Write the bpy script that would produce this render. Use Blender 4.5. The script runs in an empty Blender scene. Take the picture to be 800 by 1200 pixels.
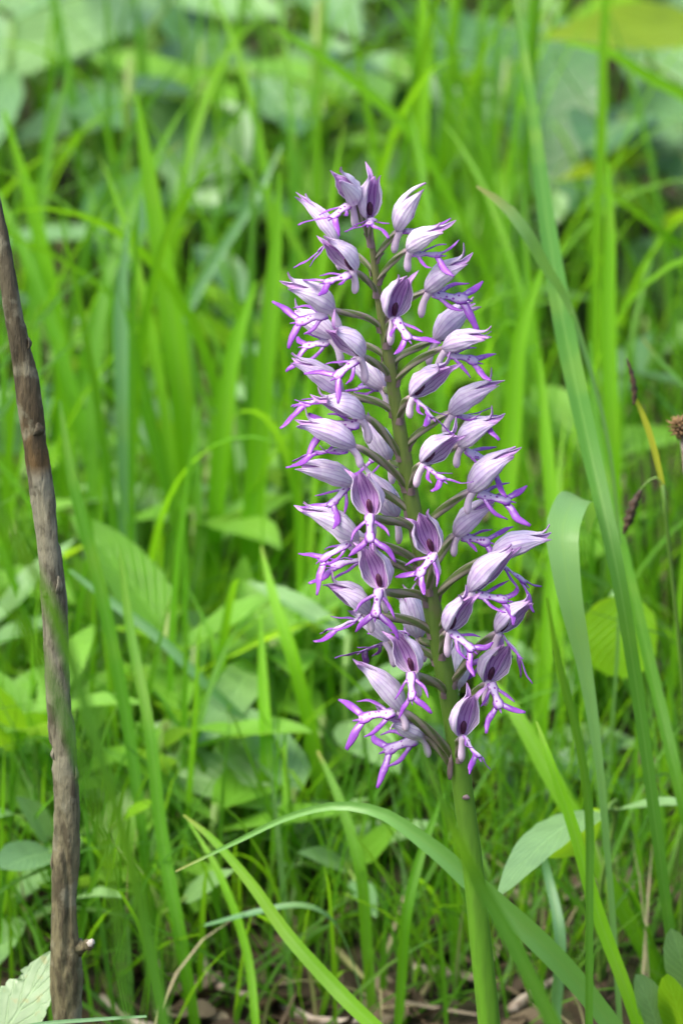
import bpy, math, random
import numpy as np
from mathutils import Vector, Matrix, noise

R = math.radians
rng = random.Random(7)
sc = bpy.context.scene
col = sc.collection

# ------------------------------------------------------------------ camera, sky, sun, exposure
PITCH, DIST, FH, ZC = R(20.0), 1.0, 0.22, 0.186      # frame is 0.22 m tall at the orchid, 1 m away
APERTURE = 0.0072
C0 = Vector((0, 0, ZC))
FWD = Vector((0, math.cos(PITCH), -math.sin(PITCH)))
UPV = Vector((0, math.sin(PITCH), math.cos(PITCH)))
CAM = C0 - FWD * DIST
cam = bpy.data.objects.new('camera', bpy.data.cameras.new('camera'))
col.objects.link(cam)
cam.location = CAM
cam.rotation_euler = (math.pi / 2 - PITCH, 0, 0)
cam.data.sensor_fit = 'VERTICAL'
cam.data.sensor_height = 36
cam.data.lens = 36 * DIST / FH
cam.data.clip_start, cam.data.clip_end = 0.02, 300
cam.data.dof.use_dof = True
cam.data.dof.focus_distance = DIST - 0.004
cam.data.dof.aperture_fstop = cam.data.lens / 1000 / APERTURE
cam.data.dof.aperture_blades = 7
sc.camera = cam

SUN_EL, SUN_AZ = 58.0, 238.0       # azimuth from +Y towards +X: soft light from high above the viewer's left
w = bpy.data.worlds.new('World'); sc.world = w; w.use_nodes = True
nt = w.node_tree
sky = nt.nodes.new('ShaderNodeTexSky'); sky.sky_type = 'NISHITA'; sky.sun_disc = False
sky.sun_elevation = R(SUN_EL); sky.sun_rotation = R(SUN_AZ)
sky.dust_density = 4.0; sky.air_density = 1.0; sky.ozone_density = 0.6
bg = nt.nodes['Background']; bg.inputs['Strength'].default_value = 0.10
nt.links.new(sky.outputs[0], bg.inputs['Color'])
sl = bpy.data.lights.new('sun', 'SUN'); sl.energy = 1.5; sl.angle = R(35); sl.color = (1.0, 0.95, 0.86)
sun = bpy.data.objects.new('sun', sl); col.objects.link(sun)
sd = Vector((math.sin(R(SUN_AZ)) * math.cos(R(SUN_EL)), math.cos(R(SUN_AZ)) * math.cos(R(SUN_EL)), math.sin(R(SUN_EL))))
sun.rotation_euler = sd.to_track_quat('Z', 'Y').to_euler()
sun.location = (0, 0, 3)
sc.view_settings.view_transform = 'Standard'; sc.view_settings.look = 'None'
sc.view_settings.gamma = 1.0; sc.view_settings.use_curve_mapping = False
sc.view_settings.exposure = 1.8
sc.render.engine = 'CYCLES'
sc.cycles.use_denoising = True
sc.cycles.max_bounces = 10; sc.cycles.transmission_bounces = 6; sc.cycles.diffuse_bounces = 6

# ------------------------------------------------------------------ helpers
PX = FH / 1200.0                                     # metres per photo pixel at the orchid

def dm(Y):
    return Y if Y < .3 else .3 + (Y - .3) * .55        # the slope of view brings the far plants closer

def rootmap(r):
    y = dm(r[1]); return (r[0] * (y - CAM.y) / (r[1] + .966), y)

def P(px, py, Y=0.0):
    """point of the scene at depth Y behind the orchid that a photo pixel looks at"""
    d = FWD + Vector((1, 0, 0)) * ((px - 400) / 1200 * FH / DIST) + UPV * ((600 - py) / 1200 * FH / DIST)
    return CAM + d * ((dm(Y) - CAM.y) / d.y)

def ground_z(x, y):
    return 0.012 * noise.noise(Vector((x * 3.1, y * 3.1, 0.3))) + 0.006 * noise.noise(Vector((x * 11, y * 11, 4.3)))

def mk(name, V, F, mats, parent=None, uv=None, rnd=None, mi=None, smooth=True, attrs=None):
    me = bpy.data.meshes.new(name)
    me.from_pydata([tuple(v) for v in V], [], F)
    for m in (mats if isinstance(mats, (list, tuple)) else [mats]):
        me.materials.append(m)
    nl = len(me.loops)
    vi = np.empty(nl, dtype=np.int32); me.loops.foreach_get('vertex_index', vi)
    if uv is not None:
        l = me.uv_layers.new(name='UVMap')
        l.data.foreach_set('uv', np.asarray(uv, dtype=np.float32)[vi].ravel())
    for k, a in (attrs or {}).items():
        at = me.attributes.new(k, 'FLOAT', 'POINT'); at.data.foreach_set('value', np.asarray(a, dtype=np.float32))
    if mi is not None:
        me.polygons.foreach_set('material_index', np.asarray(mi, dtype=np.int32))
    if smooth:
        me.polygons.foreach_set('use_smooth', np.ones(len(me.polygons), dtype=bool))
    me.update()
    o = bpy.data.objects.new(name, me); col.objects.link(o)
    if parent: o.parent = parent
    return o

def tag(o, label, cat, group=None):
    o['label'] = label; o['category'] = cat
    if group: o['group'] = group
    return o

def empty(name, loc, label, cat, group=None):
    o = bpy.data.objects.new(name, None); col.objects.link(o); o.location = loc
    o.empty_display_size = 0.01
    return tag(o, label, cat, group)

def catm(pts, n):
    """smooth chord-length curve through pts: n points and their fractional index"""
    pts = [Vector(p) for p in pts]; m = len(pts)
    t = [0.0]
    for i in range(1, m): t.append(t[-1] + max((pts[i] - pts[i - 1]).length, 1e-9))
    tan = []
    for i in range(m):
        if i == 0: tan.append((pts[1] - pts[0]) / (t[1] - t[0]))
        elif i == m - 1: tan.append((pts[-1] - pts[-2]) / (t[-1] - t[-2]))
        else:
            a, b = t[i] - t[i - 1], t[i + 1] - t[i]
            tan.append(((pts[i] - pts[i - 1]) / a * b + (pts[i + 1] - pts[i]) / b * a) / (a + b))
    out, idx, k = [], [], 0
    for q in range(n):
        s_ = t[-1] * q / (n - 1)
        while k < m - 2 and s_ > t[k + 1]: k += 1
        h = t[k + 1] - t[k]; u = min(1.0, max(0.0, (s_ - t[k]) / h))
        out.append(pts[k] * (2 * u ** 3 - 3 * u * u + 1) + tan[k] * h * (u ** 3 - 2 * u * u + u) + pts[k + 1] * (3 * u * u - 2 * u ** 3) + tan[k + 1] * h * (u ** 3 - u * u))
        idx.append(k + u)
    return out, idx

def catmull(pts, n): return catm(pts, n)[0]

def frames(path, hint=None):
    n = len(path)
    T = [((path[min(i + 1, n - 1)] - path[max(i - 1, 0)]).normalized()) for i in range(n)]
    h = Vector(hint) if hint is not None else Vector((0.3, 0.2, 0.9)) if abs(T[0].z) < 0.8 else Vector((1, 0.1, 0))
    N = [(h - T[0] * h.dot(T[0])).normalized()]
    for i in range(1, n):
        v = N[-1] - T[i] * N[-1].dot(T[i]); N.append(v.normalized())
    B = [T[i].cross(N[i]) for i in range(n)]
    return T, N, B

def tube(path, radii, seg=12, flat=1.0, hint=None, fn=None):
    """closed tube with rounded-off ends; returns verts, faces, uv"""
    T, N, B = frames(path, hint)
    V, F, U = [], [], []
    n = len(path)
    for i, p in enumerate(path):
        for j in range(seg + 1):
            a = 2 * math.pi * j / seg
            r = radii[i]
            if fn: r *= fn(i / (n - 1), a)
            V.append(p + B[i] * math.cos(a) * r + N[i] * math.sin(a) * r * flat)
            U.append((j / seg, i / (n - 1)))
    for i in range(n - 1):
        for j in range(seg):
            a = i * (seg + 1) + j
            F.append((a, a + 1, a + seg + 2, a + seg + 1))
    for i, e in ((0, -1), (n - 1, 1)):
        c = len(V); V.append(path[i] + T[i] * e * radii[i] * 0.3); U.append((0.5, i / (n - 1)))
        for j in range(seg):
            a = i * (seg + 1) + j
            F.append((a + 1, a, c) if e < 0 else (a, a + 1, c))
    return V, F, U

def interp(x, xs, ys): return float(np.interp(x, xs, ys))

# ------------------------------------------------------------------ materials
class NT:
    def __init__(s, name):
        s.m = bpy.data.materials.new(name); s.m.use_nodes = True
        s.t = s.m.node_tree; s.t.nodes.clear()
        s.out = s.n('ShaderNodeOutputMaterial')
    def n(s, ty, **kw):
        x = s.t.nodes.new(ty)
        for k, v in kw.items():
            if k in x.inputs.keys() if isinstance(k, str) else False: x.inputs[k].default_value = v
            else: setattr(x, k, v)
        return x
    def l(s, a, b): s.t.links.new(a, b)
    def val(s, sock, v):
        if hasattr(v, 'links'): s.l(v, sock)
        else: sock.default_value = v
    def math(s, op, a, b=0.0, c=None, clamp=False):
        x = s.n('ShaderNodeMath', operation=op); x.use_clamp = clamp
        s.val(x.inputs[0], a); s.val(x.inputs[1], b)
        if c is not None: s.val(x.inputs[2], c)
        return x.outputs[0]
    def mix(s, f, a, b, bt='MIX'):
        x = s.n('ShaderNodeMix', data_type='RGBA', blend_type=bt)
        s.val(x.inputs[0], f)
        for k, v in ((6, a), (7, b)):
            if hasattr(v, 'links'): s.l(v, x.inputs[k])
            else: x.inputs[k].default_value = (*v, 1) if len(v) == 3 else v
        return x.outputs[2]
    def ss(s, x, lo, hi):
        m = s.n('ShaderNodeMapRange', interpolation_type='SMOOTHSTEP')
        s.val(m.inputs[0], x); m.inputs[1].default_value = lo; m.inputs[2].default_value = hi
        return m.outputs[0]
    def uv(s):
        x = s.n('ShaderNodeUVMap'); x.uv_map = 'UVMap'
        p = s.n('ShaderNodeSeparateXYZ'); s.l(x.outputs[0], p.inputs[0])
        return p.outputs[0], p.outputs[1], x.outputs[0]
    def noise(s, vec, scale, detail=3.0, rough=0.55):
        x = s.n('ShaderNodeTexNoise'); x.inputs['Scale'].default_value = scale
        x.inputs['Detail'].default_value = detail; x.inputs['Roughness'].default_value = rough
        if vec is not None: s.l(vec, x.inputs['Vector'])
        return x.outputs[0]
    def objco(s): return s.n('ShaderNodeTexCoord').outputs['Object']
    def rand(s):
        o = s.n('ShaderNodeObjectInfo').outputs['Random']
        a = s.n('ShaderNodeAttribute', attribute_name='rnd').outputs['Fac']
        return s.math('FRACT', s.math('ADD', o, a))
    def ramp(s, f, stops):
        x = s.n('ShaderNodeValToRGB'); s.val(x.inputs[0], f)
        e = x.color_ramp.elements
        while len(e) < len(stops): e.new(0.5)
        for el, (p, c) in zip(e, stops): el.position = p; el.color = (*c, 1)
        return x.outputs[0]
    def finish(s, color, rough=0.5, trans=0.0, tcol=None, spec=0.5, bump=None, bstr=0.2, bdist=0.0005, sss=0.0):
        p = s.n('ShaderNodeBsdfPrincipled')
        s.val(p.inputs['Base Color'], color if hasattr(color, 'links') else (*color, 1))
        s.val(p.inputs['Roughness'], rough); p.inputs['Specular IOR Level'].default_value = spec
        if sss:
            p.inputs['Subsurface Weight'].default_value = sss
            p.inputs['Subsurface Radius'].default_value = (1, 0.8, 1); p.inputs['Subsurface Scale'].default_value = 0.0012
        if bump is not None:
            b = s.n('ShaderNodeBump'); b.inputs['Strength'].default_value = bstr; b.inputs['Distance'].default_value = bdist
            s.l(bump, b.inputs['Height']); s.l(b.outputs[0], p.inputs['Normal'])
        sh = p.outputs[0]
        if trans:
            t = s.n('ShaderNodeBsdfTranslucent')
            s.val(t.inputs['Color'], tcol if tcol is not None else color)
            mx = s.n('ShaderNodeMixShader'); mx.inputs[0].default_value = trans
            s.l(sh, mx.inputs[1]); s.l(t.outputs[0], mx.inputs[2]); sh = mx.outputs[0]
        s.l(sh, s.out.inputs['Surface'])
        return s.m

def grass_material(name, stops, trans=0.5, rough=0.48, spec=0.3):
    s = NT(name); u, v, uvv = s.uv()
    r = s.rand()
    c = s.ramp(r, stops)
    st = s.math('SINE', s.math('ADD', s.math('MULTIPLY', u, 75.0), s.math('MULTIPLY', s.noise(s.objco(), 60.0, 2.0), 9.0)))
    c = s.mix(s.math('MULTIPLY_ADD', st, 0.06, 0.08), c, (0.03, 0.10, 0.006))
    n1 = s.noise(s.objco(), 38.0, 2.0)
    c = s.mix(s.math('MULTIPLY', s.ss(n1, 0.5, 0.75), 0.35), c, (0.20, 0.32, 0.03))
    mid = s.ss(s.math('ABSOLUTE', s.math('SUBTRACT', u, 0.5)), 0.07, 0.0)
    c = s.mix(s.math('MULTIPLY', mid, 0.35), c, (0.20, 0.36, 0.08))
    tipm = s.math('MULTIPLY', s.ss(v, 0.93, 1.0), s.ss(r, 0.55, 0.9))
    c = s.mix(s.math('MULTIPLY', tipm, 0.7), c, (0.36, 0.27, 0.08))
    tc = s.mix(0.55, c, (0.38, 0.82, 0.01), 'MIX')
    return s.finish(c, rough, trans, tc, spec, bump=st, bstr=0.2, bdist=0.00012)

M = {}
M['grass'] = grass_material('grass_green', [(0.0, (0.050, 0.175, 0.008)), (0.35, (0.105, 0.31, 0.008)), (0.7, (0.170, 0.40, 0.008)), (1.0, (0.048, 0.17, 0.020))])
M['grass_under_shade'] = grass_material('grass_under_shade', [(0.0, (0.022, 0.085, 0.005)), (0.5, (0.042, 0.145, 0.006)), (0.85, (0.075, 0.24, 0.008)), (1.0, (0.028, 0.10, 0.014))])  # low grass coloured darker to stand in for shade in the gaps
M['grass_pale'] = grass_material('grass_pale', [(0.0, (0.13, 0.32, 0.065)), (1.0, (0.16, 0.36, 0.08))], trans=0.3, rough=0.36, spec=0.6)
M['grass_sheen'] = grass_material('grass_sheen', [(0.0, (0.17, 0.34, 0.10)), (1.0, (0.20, 0.37, 0.12))], trans=0.3, rough=0.38, spec=0.6)  # whitish sheen on the blade is put into this paler base colour
M['grass_bright'] = grass_material('grass_bright', [(0.0, (0.15, 0.40, 0.008)), (1.0, (0.19, 0.45, 0.01))], trans=0.48)
M['grass_dark'] = grass_material('grass_dark', [(0.0, (0.045, 0.15, 0.016)), (1.0, (0.065, 0.19, 0.022))], trans=0.35)
M['grass_teal'] = grass_material('grass_teal', [(0.0, (0.09, 0.22, 0.09)), (1.0, (0.11, 0.25, 0.10))], trans=0.3, spec=0.6)
M['grass_yellow'] = grass_material('grass_yellow', [(0.0, (0.50, 0.44, 0.04)), (1.0, (0.55, 0.48, 0.05))], trans=0.4)
M['straw'] = grass_material('straw', [(0.0, (0.24, 0.20, 0.10)), (1.0, (0.36, 0.31, 0.19))], trans=0.15, rough=0.6, spec=0.3)

def leaf_material(name, a, b, trans=0.32, rough=0.40, spec=0.5, tmix=(0.42, 0.72, 0.04), tm=0.5, nveins=9.0, spots=0.0):
    s = NT(name); u, v, uvv = s.uv()
    r = s.rand()
    c = s.mix(r, a, b)
    uc = s.math('ABSOLUTE', s.math('SUBTRACT', u, 0.5))
    # side veins run obliquely forward from the midrib
    ph = s.math('SUBTRACT', s.math('MULTIPLY', v, nveins), s.math('MULTIPLY', uc, nveins * 0.7))
    fr = s.math('ABSOLUTE', s.math('SUBTRACT', s.math('FRACT', ph), 0.5))
    ven = s.ss(fr, 0.12, 0.0)
    mid = s.ss(uc, 0.035, 0.0)
    vv = s.math('MAXIMUM', ven, mid)
    n1 = s.noise(s.objco(), 90.0, 4.0)
    c = s.mix(s.math('MULTIPLY', s.ss(n1, 0.42, 0.75), 0.4), c, tuple(x * 0.55 for x in a))
    c = s.mix(s.math('MULTIPLY', vv, 0.38), c, tuple(min(1, x * 1.9 + 0.03) for x in b))
    if spots:
        n2 = s.noise(s.objco(), 260.0, 2.0)
        c = s.mix(s.math('MULTIPLY', s.ss(n2, 0.62, 0.72), spots), c, (0.30, 0.22, 0.06))
    tc = s.mix(tm, c, tmix)
    h = s.math('ADD', s.math('MULTIPLY', vv, -1.0), s.math('MULTIPLY', n1, 0.8))
    return s.finish(c, rough, trans, tc, spec, bump=h, bstr=0.5, bdist=0.0006)

M['leaf_grey'] = leaf_material('leaf_grey_green', (0.10, 0.225, 0.07), (0.14, 0.27, 0.095), trans=0.2, rough=0.42, spec=0.7, tm=0.3)
M['leaf_teal'] = leaf_material('leaf_dark_teal', (0.038, 0.125, 0.026), (0.055, 0.155, 0.038), trans=0.2, rough=0.45, spec=0.6, tm=0.3)
M['leaf_fresh'] = leaf_material('leaf_fresh_green', (0.13, 0.33, 0.022), (0.17, 0.38, 0.035), trans=0.38, rough=0.40)
M['leaf_silver'] = leaf_material('leaf_silver_green', (0.155, 0.31, 0.095), (0.20, 0.36, 0.125), trans=0.25, rough=0.38, spec=0.7, tm=0.35)
M['leaf_yellow'] = leaf_material('leaf_yellow_green', (0.24, 0.36, 0.012), (0.28, 0.40, 0.02), trans=0.5, tmix=(0.75, 0.85, 0.02), tm=0.7)
M['leaf_lime'] = leaf_material('leaf_lime_green', (0.19, 0.42, 0.012), (0.22, 0.46, 0.02), trans=0.55, tmix=(0.6, 0.95, 0.02), tm=0.7)
M['leaf_eaten'] = leaf_material('leaf_eaten', (0.20, 0.30, 0.15), (0.25, 0.34, 0.19), trans=0.25, spec=0.6, spots=0.35, nveins=7)

def stalk_material():
    s = NT('leaf_stalk'); r = s.rand()
    return s.finish(s.mix(r, (0.10, 0.23, 0.03), (0.17, 0.26, 0.05)), 0.45, 0.15, None, 0.5)
M['stalk'] = stalk_material()

def stem_material():
    s = NT('orchid_stem'); u, v, _ = s.uv()
    c = s.ramp(v, [(0.0, (0.095, 0.25, 0.010)), (0.40, (0.088, 0.22, 0.014)), (0.62, (0.105, 0.19, 0.026)), (0.82, (0.130, 0.185, 0.038)), (1.0, (0.165, 0.165, 0.065))])
    oc = s.objco()
    mp = s.n('ShaderNodeMapping'); mp.inputs['Scale'].default_value = (1, 1, 0.12); s.l(oc, mp.inputs[0])
    n = s.noise(mp.outputs[0], 900.0, 3.0)
    c = s.mix(s.math('MULTIPLY', s.ss(n, 0.4, 0.7), 0.35), c, (0.055, 0.12, 0.015))
    n2 = s.noise(oc, 160.0, 4.0)
    c = s.mix(s.math('MULTIPLY', s.ss(n2, 0.52, 0.7), s.math('MULTIPLY', s.ss(v, 0.45, 0.8), 0.45)), c, (0.21, 0.11, 0.13))
    return s.finish(c, 0.42, 0.0, None, 0.45, bump=n, bstr=0.3, bdist=0.0003, sss=0.15)
M['stem'] = stem_material()

def ovary_material():
    s = NT('orchid_ovary'); u, v, _ = s.uv()
    tw = s.math('SINE', s.math('MULTIPLY', s.math('ADD', s.math('MULTIPLY', u, 3.0), s.math('MULTIPLY', v, 1.3)), 6.2832))
    c = s.mix(s.ss(tw, -0.6, 0.8), (0.085, 0.13, 0.030), (0.25, 0.23, 0.17))
    c = s.mix(s.math('MULTIPLY', s.ss(v, 0.80, 1.0), 0.6), c, (0.42, 0.28, 0.40))
    n = s.noise(s.objco(), 420.0, 3.0)
    c = s.mix(s.math('MULTIPLY', s.ss(n, 0.5, 0.75), 0.4), c, (0.20, 0.08, 0.14))
    return s.finish(c, 0.45, 0.0, None, 0.4, sss=0.1)
M['ovary'] = ovary_material()

def sepal_out_material():
    s = NT('sepal_outer'); u, v, _ = s.uv()
    tint = s.n('ShaderNodeAttribute', attribute_type='OBJECT', attribute_name='tint').outputs['Fac']
    oc = s.objco()
    n = s.noise(oc, 330.0, 3.0)
    uu = s.math('ADD', u, s.math('MULTIPLY', s.math('SUBTRACT', n, 0.5), 0.06))
    fr = s.math('ABSOLUTE', s.math('SUBTRACT', s.math('FRACT', s.math('MULTIPLY', uu, 5.0)), 0.5))
    vein = s.math('MULTIPLY', s.ss(fr, 0.22, 0.02), 0.55)
    base = s.mix(tint, (0.64, 0.54, 0.74), (0.80, 0.76, 0.85))
    edge = s.ss(s.math('ABSOLUTE', s.math('SUBTRACT', u, 0.5)), 0.36, 0.5)
    c = s.mix(s.math('MULTIPLY', s.ss(n, 0.42, 0.72), 0.5), base, (0.46, 0.31, 0.59))
    c = s.mix(s.math('MULTIPLY', vein, s.math('SUBTRACT', 1.0, s.math('MULTIPLY', tint, 0.45))), c, (0.33, 0.15, 0.48))
    c = s.mix(s.math('MULTIPLY', edge, 0.45), c, (0.78, 0.70, 0.80))
    c = s.mix(s.math('MULTIPLY', s.ss(v, 0.80, 1.0), 0.7), c, (0.40, 0.13, 0.52))
    c = s.mix(s.math('MULTIPLY', s.ss(v, 0.16, 0.0), 0.45), c, (0.46, 0.27, 0.48))
    return s.finish(c, 0.5, 0.25, None, 0.3, bump=fr, bstr=0.5, bdist=0.0003)
M['sep_out'] = sepal_out_material()

def sepal_in_material():
    s = NT('sepal_inner'); u, v, _ = s.uv()
    n = s.noise(s.objco(), 330.0, 3.0)
    uu = s.math('ADD', u, s.math('MULTIPLY', s.math('SUBTRACT', n, 0.5), 0.10))
    fr = s.math('ABSOLUTE', s.math('SUBTRACT', s.math('FRACT', s.math('MULTIPLY', uu, 5.0)), 0.5))
    vein = s.ss(fr, 0.11, 0.03)
    c = s.mix(s.ss(v, 0.25, 0.95), (0.80, 0.66, 0.83), (0.68, 0.42, 0.78))
    c = s.mix(s.math('MULTIPLY', vein, 0.85), c, (0.26, 0.045, 0.36))
    edge = s.ss(s.math('ABSOLUTE', s.math('SUBTRACT', u, 0.5)), 0.42, 0.5)
    c = s.mix(s.math('MULTIPLY', edge, 0.7), c, (0.36, 0.08, 0.50))
    return s.finish(c, 0.5, 0.4, None, 0.3)
M['sep_in'] = sepal_in_material()

def petal_material():
    s = NT('petal_inner'); u, v, _ = s.uv()
    n = s.noise(s.objco(), 500.0, 3.0)
    uu = s.math('ADD', u, s.math('MULTIPLY', s.math('SUBTRACT', n, 0.5), 0.12))
    fr = s.math('ABSOLUTE', s.math('SUBTRACT', s.math('FRACT', s.math('MULTIPLY', uu, 3.0)), 0.5))
    edge = s.ss(fr, 0.2, 0.04)
    c = s.mix(s.math('ADD', s.math('MULTIPLY', edge, .8), s.math('MULTIPLY', n, .2)), (0.72, 0.46, 0.80), (0.36, 0.09, 0.48))
    return s.finish(c, 0.5, 0.4, None, 0.3)
M['petal'] = petal_material()

def lip_material():
    s = NT('lip'); pv = s.n('ShaderNodeAttribute', attribute_name='pv').outputs['Fac']
    oc = s.objco()
    n = s.noise(oc, 520.0, 3.0)
    f = s.ss(s.math('ADD', pv, s.math('MULTIPLY', s.math('SUBTRACT', n, 0.5), 0.6)), 0.2, 0.75)
    c = s.mix(f, (0.64, 0.51, 0.72), (0.235, 0.055, 0.40))
    vo = s.n('ShaderNodeTexVoronoi'); vo.inputs['Scale'].default_value = 950.0; s.l(oc, vo.inputs['Vector'])
    dots = s.math('MULTIPLY', s.ss(vo.outputs['Distance'], 0.34, 0.24), s.math('SUBTRACT', 1.0, f))
    c = s.mix(s.math('MULTIPLY', dots, 0.95), c, (0.24, 0.015, 0.34))
    c = s.mix(s.math('MULTIPLY', s.ss(n, 0.6, 0.75), s.math('MULTIPLY', f, 0.45)), c, (0.46, 0.26, 0.62))
    return s.finish(c, 0.42, 0.15, None, 0.45, bump=n, bstr=0.3, bdist=0.0003)
M['lip'] = lip_material()

def simple(name, a, b, scale, rough=0.6, trans=0.0, spec=0.4, bstr=0.3, bd=0.0005, sss=0.0):
    s = NT(name); n = s.noise(s.objco(), scale, 4.0)
    return s.finish(s.mix(s.ss(n, 0.35, 0.65), a, b), rough, trans, None, spec, bump=n, bstr=bstr, bdist=bd, sss=sss)
M['spur'] = simple('spur', (0.62, 0.46, 0.64), (0.72, 0.58, 0.72), 300, 0.5, 0.2, 0.3)
M['column'] = simple('column', (0.025, 0.002, 0.018), (0.07, 0.008, 0.045), 900, 0.5)
M['bract'] = simple('bract', (0.17, 0.12, 0.11), (0.24, 0.17, 0.18), 500, 0.55, 0.15)
M['spikelet'] = simple('spikelet', (0.035, 0.022, 0.016), (0.085, 0.05, 0.03), 800, 0.6)
M['seedhead'] = simple('seedhead', (0.13, 0.075, 0.03), (0.26, 0.16, 0.07), 700, 0.7)
M['cutwood'] = simple('cut_wood', (0.36, 0.31, 0.25), (0.52, 0.46, 0.40), 500, 0.7)
M['twig'] = simple('dry_twig', (0.20, 0.15, 0.11), (0.40, 0.34, 0.28), 180, 0.75, bstr=0.6, bd=0.001)

def bark_material():
    s = NT('stick_bark'); u, v, _ = s.uv(); oc = s.objco()
    mp = s.n('ShaderNodeMapping'); mp.inputs['Scale'].default_value = (1, 1, 0.22); s.l(oc, mp.inputs[0])
    n1 = s.noise(mp.outputs[0], 420.0, 6.0, 0.65); n2 = s.noise(oc, 120.0, 5.0, 0.6); n3 = s.noise(mp.outputs[0], 1500.0, 3.0)
    base = s.ramp(v, [(0.0, (0.120, 0.108, 0.048)), (0.35, (0.140, 0.124, 0.066)), (0.50, (0.175, 0.165, 0.115)), (0.665, (0.19, 0.18, 0.13)), (0.675, (0.105, 0.066, 0.026)), (0.74, (0.075, 0.060, 0.034)), (0.80, (0.085, 0.072, 0.044)), (1.0, (0.075, 0.066, 0.042))])
    c = s.mix(s.math('MULTIPLY', s.ss(n1, 0.42, 0.60), 0.75), base, (0.04, 0.032, 0.018))
    c = s.mix(s.math('MULTIPLY', s.ss(n2, 0.50, 0.62), 0.6), c, (0.23, 0.22, 0.15))
    c = s.mix(s.math('MULTIPLY', s.ss(n3, 0.6, 0.75), 0.5), c, (0.035, 0.027, 0.02))
    gm = s.math('MULTIPLY', s.ss(v, 0.12, 0.0), s.ss(n2, 0.38, 0.55))
    c = s.mix(s.math('MULTIPLY', gm, 0.6), c, (0.12, 0.14, 0.03))
    return s.finish(c, 0.72, 0.0, None, 0.3, bump=s.math('ADD', n1, s.math('MULTIPLY', n3, 0.4)), bstr=0.9, bdist=0.0009)
M['bark'] = bark_material()

def ground_material():
    s = NT('soil'); oc = s.objco()
    n = s.noise(oc, 22.0, 8.0, 0.65); n2 = s.noise(oc, 150.0, 5.0, 0.6); n3 = s.noise(oc, 4.0, 4.0)
    c = s.ramp(n, [(0.3, (0.012, 0.010, 0.006)), (0.5, (0.03, 0.022, 0.013)), (0.68, (0.058, 0.044, 0.027))])
    c = s.mix(s.math('MULTIPLY', s.ss(n2, 0.55, 0.7), 0.6), c, (0.09, 0.07, 0.045))
    c = s.mix(s.math('MULTIPLY', s.ss(n3, 0.45, 0.65), 0.55), c, (0.05, 0.10, 0.018))
    return s.finish(c, 0.9, 0.0, None, 0.2, bump=s.math('ADD', n, s.math('MULTIPLY', n2, 0.5)), bstr=0.9, bdist=0.008)
M['soil'] = ground_material()

def litter_material():
    s = NT('leaf_litter'); r = s.rand()
    c = s.ramp(r, [(0.0, (0.03, 0.02, 0.010)), (0.4, (0.065, 0.044, 0.022)), (0.7, (0.10, 0.078, 0.045)), (0.88, (0.25, 0.215, 0.15)), (1.0, (0.05, 0.036, 0.02))])
    n = s.noise(s.objco(), 120.0, 4.0)
    c = s.mix(s.math('MULTIPLY', s.ss(n, 0.45, 0.65), 0.5), c, (0.07, 0.045, 0.03))
    return s.finish(c, 0.7, 0.15, None, 0.3, bump=n, bstr=0.5, bdist=0.001)
M['litter'] = litter_material()

# ------------------------------------------------------------------ ground
def build_ground():
    a = np.linspace(-1.6, 1.6, 81); e = np.geomspace(1.75, 120, 16)
    xs = np.concatenate([-e[::-1], a, e]); ys = np.concatenate([-e[::-1] + 0.8, a + 0.8, e + 0.8])
    V = [(x, y, ground_z(x, y)) for y in ys for x in xs]
    n = len(xs)
    F = [(j * n + i, j * n + i + 1, (j + 1) * n + i + 1, (j + 1) * n + i) for j in range(len(ys) - 1) for i in range(n - 1)]
    g = mk('ground', V, F, M['soil']); g['kind'] = 'structure'
build_ground()

# ------------------------------------------------------------------ orchid
STEM = [(433, 262, 2.6), (437, 296, 3.6), (443, 345, 4.6), (452, 400, 6.0), (463, 470, 7.4), (475, 545, 8.8), (488, 618, 10.0), (502, 690, 10.8), (514, 750, 11.4), (525, 810, 11.8), (535, 870, 12.2), (544, 940, 12.4), (555, 1025, 12.7), (564, 1115, 13.2), (573, 1200, 13.8)]
orchid_root = P(585, 1330, 0.0); orchid_root = Vector((P(586, 1400).x, 0.0, 0.0)); orchid_root.z = ground_z(orchid_root.x, 0) - 0.002
orchid = empty('orchid', orchid_root, 'tall orchid spike crowded with pale lilac hooded flowers on a thick green stem', 'orchid')

def stem_at(py):
    ys = [s[1] for s in STEM]
    return P(interp(py, ys, [s[0] for s in STEM]), py, 0.0), interp(py, ys, [s[2] for s in STEM]) * PX

def build_stem():
    pts = [P(x, y) for x, y, _ in STEM][::-1]; rr = [r * PX for _, _, r in STEM][::-1]
    pts = [orchid_root] + pts; rr = [15.5 * PX] + rr
    n = 120
    path, ix = catm(pts, n)
    rad = [interp(q, range(len(rr)), rr) for q in ix]
    L = [0.0]
    for i in range(1, n): L.append(L[-1] + (path[i] - path[i - 1]).length)
    V, F, U = tube([p - orchid_root for p in path], rad, 20, fn=lambda t, a: 1 + 0.035 * math.cos(5 * a + 3 * t) + 0.02 * math.cos(9 * a - 5 * t))
    U = [(u, L[min(int(round(v * (n - 1))), n - 1)] / L[-1]) for u, v in U]
    return mk('stem', V, F, M['stem'], orchid, uv=U)
stem_obj = build_stem()

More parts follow.
